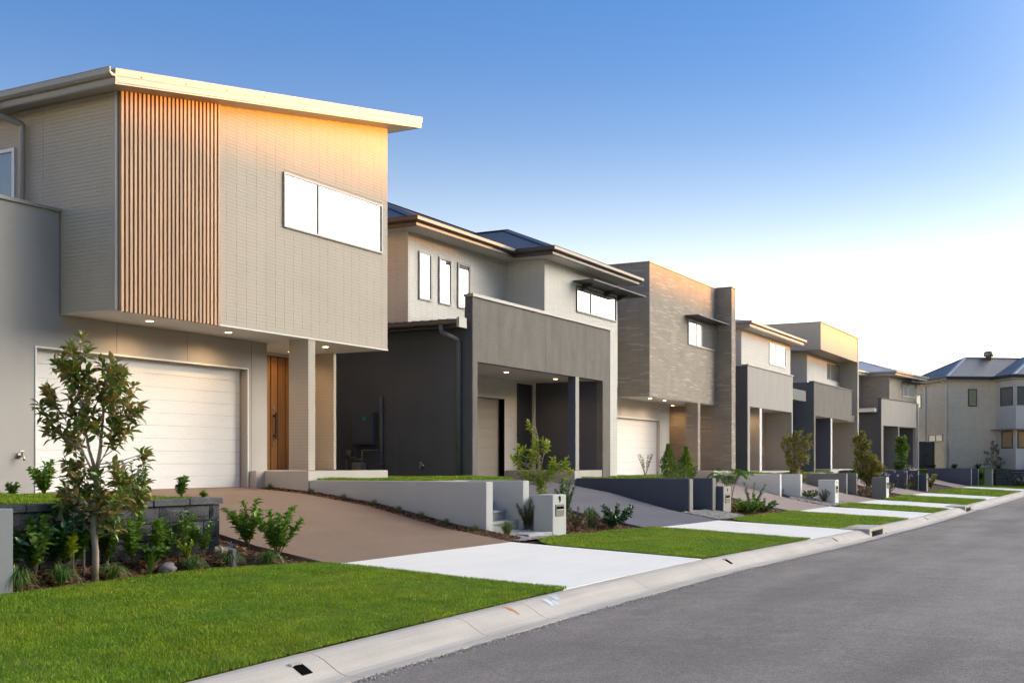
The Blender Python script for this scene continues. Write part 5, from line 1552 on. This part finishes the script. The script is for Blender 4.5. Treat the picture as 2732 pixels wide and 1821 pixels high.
def blob_tree(name, label, p, trunk, blobs, tips_per, leaf, ll, lw, per_tip, cat="tree", group="young street trees", singles=0, seed=3, rosette=True, tr=(0.03, 0.012), bark="trunk", depth=1.0):
    """young tree: trunk path(s), then a branch to every leafy tip; tips fill uneven clumps (side, height, radius)"""
    r = np.random.default_rng(seed)
    t = thing(name, label, cat, p, group=group)
    o = np.array(p)
    mb = MB()
    stems = []
    for path, r0, r1 in trunk:
        pts = [o + SIDE * a + DEEP * d + np.array([0, 0, z]) for a, d, z in path]
        stems.append(pts)
        mb.tube([tuple(q) for q in pts], r0, 10, r1)
    mb.build("trunk", MT[bark], t, smooth=True)
    br = MB()
    allpts = np.concatenate([np.array([s[i] * (1 - u) + s[i + 1] * u for i in range(len(s) - 1) for u in np.linspace(0, 1, 6)]) for s in stems])
    PP, DD, LL = [], [], []
    for (a, z, rad) in blobs:
        n = max(1, int(round(tips_per * (rad / .22) ** 1.5)))
        dd = r.uniform(-1, 1) * .35 * depth * (1.2 if rad < .2 else .7)
        for k in range(n):
            v = rvec(r, 1)[0] * rad * r.uniform(.35, 1.0)
            tip = o + SIDE * (a + v[0]) + DEEP * (dd * .6 + v[1]) + np.array([0, 0, z + v[2]])
            low = allpts[allpts[:, 2] < tip[2] - .12]
            if len(low) == 0: low = allpts[:6]
            c = low[np.argmin(np.linalg.norm(low - tip, axis=1))]
            mid = c * .5 + tip * .5 + np.array([0, 0, -.05 * np.linalg.norm(tip - c)])
            br.tube([tuple(c), tuple(mid), tuple(tip)], .006 + .004 * np.linalg.norm(tip - c), 5, .003, cap=False)
            ax = tip - c; ax = ax / np.linalg.norm(ax) + np.array([0, 0, .6]); ax /= np.linalg.norm(ax)
            m = int(per_tip * r.uniform(.7, 1.3))
            az = np.arange(m) * 2.4 + r.uniform(0, 6)
            e1 = np.cross(ax, [0.3, .8, .1]); e1 /= np.linalg.norm(e1); e2 = np.cross(ax, e1)
            side = np.cos(az)[:, None] * e1 + np.sin(az)[:, None] * e2
            el = np.linspace(1.5, .35, m)[:, None] + r.normal(0, .2, (m, 1))
            back = np.linspace(.55, 0, m)[:, None] * (.16 if rosette else .3)
            PP.append(tip - ax * back + r.normal(0, .006, (m, 3)))
            DD.append(ax * np.cos(el) + side * np.sin(el) + np.array([0, 0, -.12]))
            LL.append(ll * r.uniform(.65, 1.15, m))
    br.build("branches", MT[bark], t, fix=False)
    P, D, L = np.concatenate(PP), np.concatenate(DD), np.concatenate(LL)
    U = np.tile([0, 0, 1.0], (len(P), 1)) + r.normal(0, .35, (len(P), 3))
    if singles:
        order = np.argsort((P - 0) @ DEEP)          # nearest the street first
        si, rest = order[:singles], order[singles:]
        metas = []
        for k in range(4):
            V, T = leaves_arr(np.zeros((1, 3)), np.array([[1.0, 0, 0]]), np.array([[0, 0, 1.0]]), np.array([1.0]), np.array([lw / ll * (.85 + .12 * k)]), .15 + .08 * k, .08 + .07 * k)
            me = bpy.data.meshes.new("leaf"); me.from_pydata([tuple(q) for q in V], [], [tuple(q) for q in T]); me.materials.append(MT[leaf]); metas.append(me)
        for n_, i in enumerate(si):
            d = Vector(D[i]).normalized(); s = d.cross(Vector(U[i])).normalized(); nn = s.cross(d)
            M = Matrix((d, -s, nn)).transposed().to_4x4()
            l = bpy.data.objects.new("leaf", metas[n_ % 4]); COL.objects.link(l); l.parent = t
            l.matrix_local = Matrix.Translation(Vector(P[i] - o)) @ M @ Matrix.Scale(float(L[i]), 4)
        P, D, L, U = P[rest], D[rest], L[rest], U[rest]
    V, T = leaves_arr(P, D, U, L, L * lw / ll)
    np_mesh("crown", V, T, MT[leaf], t, kind="stuff" if singles else None)
    return t


# the magnolia in front of the block wall
MAG = [(-.1, 2.60, .17), (-.24, 2.40, .22), (.16, 2.42, .22), (.33, 2.18, .20), (-.10, 2.10, .30), (.22, 1.98, .26), (-.54, 2.14, .12), (-.5, 1.95, .15),
       (-.38, 1.80, .15), (.42, 1.96, .15), (-.28, 1.58, .18), (.30, 1.66, .20), (.46, 1.46, .10), (.36, 1.24, .16), (-.14, 1.20, .18), (-.28, 1.32, .13), (.16, 1.20, .22),
       (-.24, .92, .20), (.06, .86, .22), (.28, 1.0, .20), (.40, .95, .14), (-.36, 1.0, .12), (-.05, .66, .10), (.2, .72, .12), (.5, 1.12, .08), (.02, 1.8, .16), (-.2, 1.85, .16), (.3, 2.35, .12), (-.1, 2.3, .18)]
blob_tree("magnolia_tree", "young magnolia tree with dark glossy leaves in front of the block wall", (9.17, 10.32, -1.36),
          [([(0, 0, 0), (.005, 0, .35), (-.02, 0, .6), (.0, 0, .9), (.02, 0, 1.28)], .042, .03), ([(.02, 0, 1.28), (.05, .02, 1.5), (.08, .03, 1.9), (.12, .03, 2.35)], .026, .008),
           ([(.01, 0, 1.25), (-.06, -.02, 1.5), (-.12, -.04, 1.85), (-.2, -.03, 2.4)], .022, .007), ([(.02, 0, 1.3), (.12, .05, 1.5), (.26, .08, 1.9)], .016, .006), ([(0, 0, 1.2), (-.14, .05, 1.45), (-.36, .06, 1.85)], .015, .006),
           ([(-.02, 0, .55), (-.10, -.02, .64), (-.16, -.05, .78)], .014, .008), ([(0, 0, .62), (.14, -.03, .8), (.3, -.04, .98)], .013, .006), ([(0, 0, .75), (-.14, -.05, .9), (-.3, -.06, 1.0)], .012, .006)],
          MAG, 9.5, "leaf_magnolia", .13, .056, 11, singles=300, group=None, depth=.8)
t = thing("tree_stake", "thin timber stake tied beside the magnolia trunk", "stake", (9.05, 10.4, -1.3))
MB().tube([(9.11, 10.43, -1.4), (9.11, 10.43, -.45)], .012, 6).build("stake", MT["trunk"], t)
MB().lathe([(.06, -.006), (.06, .006)], (9.14, 10.37, -.55), 10).build("tie", MT["black"], t)

# tree behind letterbox 9
blob_tree("lime_tree", "small yellow green tree behind letterbox 9", (20.15, 10.3, -1.2),
          [([(0, 0, 0), (.01, 0, .6), (-.02, 0, 1.1), (-.05, 0, 1.7), (-.14, 0, 2.0)], .02, .006), ([(.05, 0, 0), (.08, 0, .5), (.14, .02, .95), (.42, .04, 1.25)], .014, .005), ([(-.02, 0, .9), (-.25, 0, 1.15), (-.5, 0, 1.3)], .012, .005), ([(0, 0, 1.1), (.1, 0, 1.5), (.12, 0, 1.65)], .01, .004)],
          [(-.2, 1.92, .10), (-.12, 1.62, .12), (.14, 1.6, .15), (-.32, 1.42, .16), (-.5, 1.26, .14), (-.1, 1.3, .16), (.3, 1.2, .14), (.5, 1.16, .14), (-.1, 1.0, .2), (.2, 1.0, .16), (-.3, .95, .14), (.02, .75, .15), (.1, .55, .12), (.55, 1.0, .08), (-.02, .4, .1)], 11, "leaf_lime", .10, .046, 12, seed=5, rosette=False, depth=.4)

# shrubs in front of and behind the block wall
S = shrub
S("shrub with long bright leafy stems at the right end of the block wall", (11.87, 10.46, -1.14), .64, .34, 7, .09, .042, "leaf_bright", per=26, upright=.55)
S("rounded bright green shrub nearest the terracotta driveway edge", (12.0, 10.05, -1.24), .64, .32, 10, .085, .042, "leaf_bright", per=28, upright=.5)
S("bushy upright shrub before the block wall, third from the wall end", (10.21, 10.40, -1.2), .50, .10, 4, .08, .038, "leaf_bright", per=30)
S("bright shrub right of the magnolia trunk against the block wall", (9.85, 10.45, -1.2), .60, .20, 6, .085, .04, "leaf_bright", per=24)
S("thin stemmed green shrub leaning on the block wall right of the tussock", (10.72, 10.48, -1.18), .56, .10, 3, .07, .034, "leaf_mid", per=20, bare=.3)
S("small green shrub close to the wall end above the pipe", (11.02, 10.44, -1.18), .42, .16, 4, .07, .034, "leaf_mid", per=24)
S("pale lime dwarf shrub in front of the block wall", (10.58, 10.3, -1.2), .24, .12, 7, .035, .02, "leaf_lime", per=20)
S("loose round leaved shrub by the pillar left of the magnolia", (8.42, 10.38, -1.2), .62, .26, 6, .095, .055, "leaf_mid", per=18)
S("dark leafy shrub between the pillar and the magnolia trunk", (8.8, 10.5, -1.2), .72, .28, 7, .11, .05, "leaf_dark", per=20)
S("yellowish sprig of a shrub left of the magnolia trunk", (8.85, 10.3, -1.2), .42, .12, 3, .07, .035, "leaf_lime", per=14, bare=.55)
S("small green shrub on the raised lawn left of the garage door", (11.2, 14.3, -.49), .20, .10, 4, .06, .03, "leaf_mid", per=16)
S("leafy shrub on the raised lawn in front of the white garage door behind the magnolia", (11.3, 13.75, -.49), .52, .28, 8, .08, .04, "leaf_bright", per=24)
S("tall twiggy shrub behind the block wall right of the magnolia", (12.05 - .75, 11.9, -.49), .50, .26, 9, .06, .026, "leaf_mid", per=22, upright=.3)
S("upright leafy shrub above the end of the block wall", (11.9 - .45, 11.25, -.49), .30, .08, 4, .07, .034, "leaf_bright", per=20)
S("tiny green shrub above the corner of the block wall", (11.9 - .2, 11.1, -.49), .10, .05, 4, .045, .024, "leaf_bright", per=10)

S("low dark shrub at the foot of the block wall beside the pillar", (8.15, 10.5, -1.2), .45, .25, 8, .10, .05, "leaf_dark", per=20)
S("leafy green shrub half hidden behind the magnolia trunk on its left", (9.1, 10.58, -1.2), .55, .25, 8, .10, .05, "leaf_mid", per=20)
S("low green shrub against the block wall left of the thin stemmed shrub", (10.42, 10.5, -1.2), .45, .14, 5, .08, .04, "leaf_mid", per=22)
S("low ground shrub below the bright shrub right of the magnolia trunk", (10.05, 10.32, -1.22), .26, .2, 8, .07, .035, "leaf_mid", per=16)
S("leafy shrub against the block wall between the magnolia trunk and the bright shrub", (9.55, 10.55, -1.2), .5, .2, 6, .08, .04, "leaf_mid", per=22)
S("loose green shrub at the block wall right of the pale rock", (10.9, 10.55, -1.18), .5, .2, 5, .075, .036, "leaf_bright", per=20, bare=.3)
TG = [("dark green tufted grass at the left edge beside the pillar", 8.12, .26), ("striped drooping grass tuft left of the magnolia trunk", 8.66, .24), ("drooping grass tuft right of the magnolia trunk", 9.36, .20),
      ("dense upright green tussock right of the magnolia", 9.95, .27), ("striped grass tuft in front of the stone and pipe", 10.63, .20), ("grass tuft near the end of the block wall", 11.22, .24), ("grass tuft beside the terracotta driveway corner", 11.68, .20)]
for i, (lb, x, h) in enumerate(TG):
    up = i == 3
    tuft(lb, (x, 10.27 - (max(0, x - 11.1) * .55), -1.33), h * (1.1 if up else 1.35), .10 if up else .25, 260 if up else 190, .010 if up else .013, "leaf_mid" if up else "tuft", droop=.2 if up else 1.05)
DG = ["first grass tuft of the mulch strip, by the garage corner", "second tuft of the mulch strip, below the porch slab", "third tuft of the mulch strip along the pale grey wall", "fourth tuft of the mulch strip along the pale grey wall", "fifth tuft of the mulch strip, in its middle", "sixth tuft of the mulch strip, past the middle", "seventh tuft of the mulch strip, second from the wall end", "last tuft of the mulch strip, at the wall end"]
for lb, y in zip(DG, (14.75, 13.75, 13.0, 12.3, 11.75, 11.25, 10.75, 10.15)):
    x = 17.36
    tuft(lb, (x, y, float(zbed(np.array([x]), np.array([y]))[0]) + .05), .19, .15, 120, .006, "tuft_fine", group="small tussocks in the mulch strip", droop=.5)
tuft("pale feathery grass clump at the foot of the first garden steps", (17.72, 9.72, -1.31), .36, .24, 420, .006, "tuft_fine", droop=.5)

# round letterbox 9
S("olive brown shrub in front of the planter left of letterbox 9", (18.98, 9.98, -1.27), .58, .26, 12, .05, .018, "leaf_olive", per=34)
S("conical dark shrub right of letterbox 9", (20.9, 10.15, -1.3), .98, .22, 10, .07, .03, "leaf_mid", per=40)
S("low brownish shrub just right of letterbox 9", (20.6, 9.75, -1.33), .45, .28, 10, .05, .018, "leaf_olive", per=26)
tuft("tall grassy clump between the brown shrub and the spreading shrub", (21.6, 9.9, -1.36), .52, .26, 130, .014, "tuft", droop=.3)
S("spreading dark leafy shrub at the corner of the blue grey driveway", (22.35, 9.75, -1.37), .46, .52, 11, .085, .042, "leaf_dark", per=26, upright=.3)
S("small dark shrub before the spreading shrub", (21.95, 9.55, -1.37), .30, .22, 8, .07, .034, "leaf_dark", per=20)
S("brown low shrub in the bed behind letterbox 9", (21.2, 9.62, -1.36), .34, .25, 9, .045, .016, "leaf_olive", per=22)


def conifer(label, p, h, w, seed):
    r = np.random.default_rng(seed)
    t = thing("conifer", label, "conifer", p, group="small conifers on the raised lawn")
    MB().tube([p, (p[0], p[1], p[2] + h * .9)], .02, 6, .005).build("trunk", MT["trunk"], t)
    n = 1500
    z = r.random(n) ** .8
    rad = w * np.sin(np.clip(z * 1.02 + .12, 0, 1.0) ** .75 * math.pi) ** .7 * (1 - z * .45) * r.uniform(.35, 1.1, n)
    a = r.uniform(0, 6.283, n)
    rad = rad * (1 + .28 * np.sin(a * 3 + z * 14) + .18 * np.sin(a * 5 - z * 23 + seed))
    P = np.array(p) + np.stack([np.cos(a) * rad, np.sin(a) * rad, z * h], 1)
    D = np.stack([np.cos(a), np.sin(a), np.full(n, 1.1)], 1) + r.normal(0, .4, (n, 3))
    V, T = leaves_arr(P, D, rvec(r, n), r.uniform(.05, .11, n), r.uniform(.02, .035, n))
    np_mesh("foliage", V, T, MT["leaf_conifer"], t)


conifer("golden topped conifer left on the raised lawn by the garage of the third house", (31.25, 12.85 - 1.0, -.47), .95, .23, 2)
conifer("greener conifer right beside the column of the third house", (31.75, 12.6 - 1.1, -.47), .88, .24, 4)
S("thin twiggy shrub with sparse leaves on the raised lawn before the third garage door", (32.6, 13.1, -.45), .72, .34, 6, .05, .024, "leaf_olive", per=14, bare=.4)
S("small leafy shrub right of the two conifers", (32.3, 11.6, -.6), .55, .35, 9, .06, .026, "leaf_mid", per=20)
# fern leaved plant behind the slate blue letterbox
def fern(label, p, h, spread, n, group="fern leaved shrubs"):
    r = np.random.default_rng(int(p[0] * 10))
    t = thing("fern_shrub", label, "shrub", p, group=group)
    st = MB(); PP, DD, LL = [], [], []
    for k in range(n):
        a = 2 * math.pi * k / n + r.uniform(-.2, .2)
        b = np.array([math.cos(a) * spread, math.sin(a) * spread, h * r.uniform(.6, .95)])
        c = np.array([b[0] * .25, b[1] * .25, h * 1.15])
        ts = np.linspace(0, 1, 8)[:, None]
        pts = np.array(p) + 2 * ts * (1 - ts) * c + ts ** 2 * b
        st.tube([tuple(q) for q in pts], .008, 5, .003, cap=False)
        m = 44
        tt = np.linspace(.35, 1, m)[:, None]
        q = np.array(p) + 2 * tt * (1 - tt) * c + tt ** 2 * b
        tan = 2 * (1 - 2 * tt) * c + 2 * tt * b; tan /= np.linalg.norm(tan, axis=1, keepdims=True)
        s = np.cross(tan, [0, 0, 1.0]); s /= np.linalg.norm(s, axis=1, keepdims=True)
        sg = np.where(np.arange(m) % 2, 1, -1)[:, None]
        PP.append(q); DD.append(s * sg + tan * .6 + np.array([0, 0, -.25])); LL.append(.16 * r.uniform(.7, 1.1, m))
    st.build("stem", MT["stem"], t, fix=False)
    P, D, L = np.concatenate(PP), np.concatenate(DD), np.concatenate(LL)
    V, T = leaves_arr(P, D, np.tile([0, 0, 1.0], (len(P), 1)), L, L * .28)
    np_mesh("foliage", V, T, MT["leaf_bright"], t)


fern("arching fern leaved shrub behind the slate blue letterbox", (32.1, 10.3, -1.45), 1.32, .62, 11)
S("mass of green ground shrubs right of the slate blue letterbox", (32.1, 9.75, -1.5), .46, .55, 18, .085, .042, "leaf_bright", per=24, upright=.4)
S("darker low shrub at the left corner of the second pinkish driveway", (33.4, 9.75, -1.5), .42, .55, 14, .08, .04, "leaf_mid", per=24, upright=.4)
S("tall thin twiggy shrub beside the pinkish driveway", (33.6, 10.1, -1.48), .88, .42, 7, .08, .036, "leaf_mid", per=20, bare=.35)
S("small green shrub behind the slate blue letterbox and the white wall", (33.8, 11.4, -1.0), .62, .3, 8, .07, .03, "leaf_bright", per=22)
# staked golden tree
G1 = [(-.3, 2.15, .2), (.05, 2.3, .2), (.35, 2.15, .18), (-.42, 1.9, .2), (0, 1.95, .3), (.4, 1.85, .24), (-.3, 1.6, .24), (.12, 1.55, .28), (.35, 1.4, .2), (-.1, 1.25, .22), (.1, 1.0, .24), (-.15, .9, .18), (.25, .75, .18), (0, .62, .16), (-.3, 1.25, .14)]
blob_tree("golden_tree", "golden green young tree beside the off white wall", (42.05, 11.0, -1.25), [([(0, 0, 0), (0, 0, .9), (.02, 0, 1.6), (0, 0, 2.2)], .03, .01)], G1, 16, "leaf_gold", .11, .05, 9, seed=8, depth=.5)
t = thing("tree_stake", "pale stake beside the golden tree at the off white wall end", "stake", (41.9, 10.85, -1.2))
MB().box(41.88, 41.95, 10.82, 10.89, -1.6, -.35).build("stake", MT["concrete_slab"], t, fix=False)
MB().lathe([(.09, -.01), (.09, .01)], (41.96, 10.9, -.6), 10).build("tie", MT["black"], t)
S("grey green spiky shrub in front of the off white letterbox", (41.55, 9.85, -1.46), .52, .24, 10, .05, .012, "leaf_olive", per=34)
S("grey green shrub on the right of the off white letterbox", (42.75, 9.95, -1.46), .55, .2, 8, .05, .014, "leaf_olive", per=30)
S("low green ground shrub beside the off white wall pebbles", (42.3, 10.5, -1.3), .3, .5, 12, .07, .03, "leaf_mid", per=20, upright=.3)
# golden bush with pale flowers
G2 = [(-.45, 2.4, .2), (-.2, 2.55, .22), (-.35, 2.15, .3), (-.1, 2.2, .28), (-.3, 1.8, .34), (0, 1.75, .36), (-.2, 1.4, .4), (.15, 1.45, .34), (.4, 1.25, .36), (.6, 1.15, .24), (0, 1.05, .4), (.35, .9, .35), (-.3, 1.0, .3), (-.1, .7, .3), (.2, .6, .25)]
blob_tree("golden_bush", "tall golden bush with pink white flowers between the letterboxes", (51.7, 10.4, -1.38), [([(0, 0, 0), (0, 0, .8), (-.1, 0, 1.6), (-.2, 0, 2.4)], .05, .012), ([(.05, 0, .1), (.2, 0, .8), (.4, 0, 1.3)], .03, .01)], G2, 17, "leaf_gold", .12, .055, 9, seed=9, depth=.6)
S("white flowering shrub under the golden bush", (52.2, 10.1, -1.42), .9, .55, 14, .07, .035, "leaf_mid", per=22, flowers=(46, "petal", .06))
S("bright green shrub left of the golden bush", (51.0, 10.9, -1.3), 1.05, .35, 10, .09, .045, "leaf_bright", per=24)
S("pale leaved shrub right of the mid grey letterbox", (52.6, 9.7, -1.46), .5, .35, 10, .06, .024, "leaf_olive", per=24, flowers=(14, "petal", .04))
tuft("small dark tuft at the foot of the mid grey walls", (49.4, 10.2, -1.38), .2, .2, 70, .012)
# lilac flowers
for lb, x, y in (("lilac flowered clump behind the mid grey letterbox", 58.6, 10.6), ("lilac flowered clump before the slate blue wall", 60.2, 10.1), ("lilac flowered clump at the end of the slate blue wall", 63.0, 10.4)):
    t = tuft(lb, (x, y, -1.32), .5, .4, 60, .016, "tuft_fine", group="lilac flowered clumps", name="flower_clump", cat="flowers")
    r = np.random.default_rng(int(x))
    mb = MB(); Q = []
    for k in range(7):
        a, b = (x + r.uniform(-.6, .6), y + r.uniform(-.3, .3)), -1.3
        top = (a[0] + r.uniform(-.1, .1), a[1], b + r.uniform(.6, 1.0))
        mb.tube([(a[0], a[1], b), top], .008, 4, cap=False)
        Q += [top] * 12
    mb.build("stalk", MT["stem"], t, fix=False)
    Q = np.array(Q)
    V, T = leaves_arr(Q, rvec(r, len(Q)) + [0, 0, .3], np.tile([0, 0, 1.0], (len(Q), 1)), np.full(len(Q), .09), np.full(len(Q), .04))
    np_mesh("flowers", V, T, MT["petal_lilac"], t, kind="stuff")
# narrow green tree before house six, twiggy tree before house seven
blob_tree("narrow_tree", "narrow green young tree in front of the sixth house", (66.2, 11.55, -.95), [([(0, 0, 0), (0, 0, 1.2), (.02, 0, 2.1)], .035, .012)],
          [(-.1, 2.2, .2), (.2, 2.15, .24), (.05, 1.9, .34), (.3, 1.75, .26), (0, 1.55, .32), (.15, 1.2, .3), (0, .9, .3), (.25, .7, .3), (-.1, .55, .25), (.45, .6, .2)], 18, "leaf_bright", .14, .065, 9, seed=11, depth=.6)
blob_tree("twiggy_tree", "sparse twiggy young tree behind the last letterbox", (83.6, 8.55, -.5), [([(0, 0, 0), (0, 0, .9), (-.05, 0, 1.8)], .03, .01)],
          [(-.1, 1.8, .18), (.25, 1.65, .18), (-.05, 1.4, .24), (.35, 1.3, .2), (-.45, 1.15, .22), (.1, 1.0, .28), (-.3, .75, .26), (.45, .75, .26), (.1, .5, .3), (-.45, .45, .22), (.6, .45, .2)], 8, "leaf_olive", .13, .05, 7, seed=12, depth=.6)
S("russet shrub left of the distant slate blue letterbox", (62.6, 10.3, -1.4), .75, .5, 12, .08, .03, "leaf_olive", per=24, flowers=(10, "petal", .06))
S("golden leaved shrub right of the distant slate blue letterbox", (65.2, 9.75, -1.42), .80, .55, 13, .10, .045, "leaf_gold", per=24)
S("dark green hedge clump between the last walls and the last letterbox", (81.2, 9.3, -1.4), .9, .7, 22, .10, .03, "leaf_dark", per=28, upright=.8)
for i, (x, y) in enumerate(((83.2, 12.3), (83.8, 11.0), (84.6, 9.6), (85.4, 8.4), (84.2, 6.4))):
    S(["small shrub by the downpipe of the cream brick house", "small round shrub before the cream brick wall", "small shrub left of the twiggy tree", "small brown shrub right of the twiggy tree", "small shrub at the right edge before the grey bay"][i], (x, y, -.46), .36, .3, 9, .07, .03, "leaf_olive", per=20, group="small round shrubs before the corner house")
S("low white flowers along the stone wall", (82.6, 6.7, -1.45), .42, .55, 16, .06, .03, "leaf_mid", per=18, flowers=(70, "petal", .06), upright=.4)
S("white flowering plant at the right end of the stone wall", (83.6, 5.5, -1.45), .42, .6, 16, .06, .03, "leaf_mid", per=18, flowers=(80, "petal", .06), upright=.4)

# ------------------------------------------------------------------ small things on the ground
import bmesh
bm = bmesh.new(); bmesh.ops.create_icosphere(bm, subdivisions=3, radius=1.0)
from mathutils import noise as mnoise
for v in bm.verts:
    v.co *= 1 + .28 * mnoise.noise(v.co * 1.7) + .1 * mnoise.noise(v.co * 5)
    v.co.x *= .15; v.co.y *= .09; v.co.z *= .075
me = bpy.data.meshes.new("rock"); bm.to_mesh(me); bm.free(); me.shade_smooth()
o = link("rock", me, MT["rock"]); o.location = (10.2, 10.26, -1.27); o.rotation_euler = (0, 0, .3)
tag(o, "purple grey rock in the mulch beside the upright tussock", "rock")
t = thing("hose_valve", "weathered brown pipe end with grey valve and blue lever by the block wall", "valve", (11.1, 10.15, -1.2))
MB().tube([(11.0, 10.25, -1.10), (11.07, 10.21, -1.11), (11.14, 10.18, -1.12)], .04, 10, .055).lathe([(.058, -.02), (.062, 0), (.058, .02)], (11.06, 10.22, -1.11), 12, 'X').build("pipe_end", MT["pipe_pvc"], t)
MB().tube([(11.14, 10.18, -1.10), (11.2, 10.15, -1.11)], .04, 10).rbox(11.17, 11.25, 10.1, 10.17, -1.34, -1.10, .012).build("valve_body", MT["pipe_grey"], t, fix=False)
MB().tube([(11.19, 10.13, -1.08), (11.16, 10.12, -1.0)], .01, 6).build("lever", MT["blue"], t)
# painted survey marks on the kerb
MT["paint_orange"] = plain("orange marker paint", (0.75, 0.28, 0.06), .7, .2, 20, .2)
MT["paint_white"] = plain("scuffed pale paint", (0.58, 0.62, 0.70), .7, .2, 20, .2)
def kerb_mark(label, x, m, parts):
    t = thing("paint_mark", label, "paint mark", (x, KB - .2, zk(x)), group="paint marks on the kerb")
    mb = MB()
    z = zk(x)
    Pf = [(-.10, .008), (-.16, -.004), (-.22, -.028), (-.29, -.068), (-.35, -.104)]
    for (xa, xb, i0, i1) in parts:
        for k in range(i0, i1):
            (ya, za), (yb, zb2) = Pf[k], Pf[k + 1]
            mb.add([(x + xa, KB + ya, z + za + .004), (x + xb, KB + ya, z + za + .004), (x + xb, KB + yb, z + zb2 + .004), (x + xa, KB + yb, z + zb2 + .004)], [(3, 2, 1, 0)])
    mb.build("paint", MT[m], t, fix=False, kind="stuff")
kerb_mark("small orange paint dashes on the kerb", 10.5, "paint_orange", [(0, .014, 0, 2), (.03, .046, 0, 3), (.062, .075, 1, 3)])
kerb_mark("scuffed white blue paint patch on the kerb", 11.3, "paint_white", [(0, .11, 1, 3), (.13, .20, 2, 3), (.26, .36, 0, 2), (.38, .44, 0, 1)])
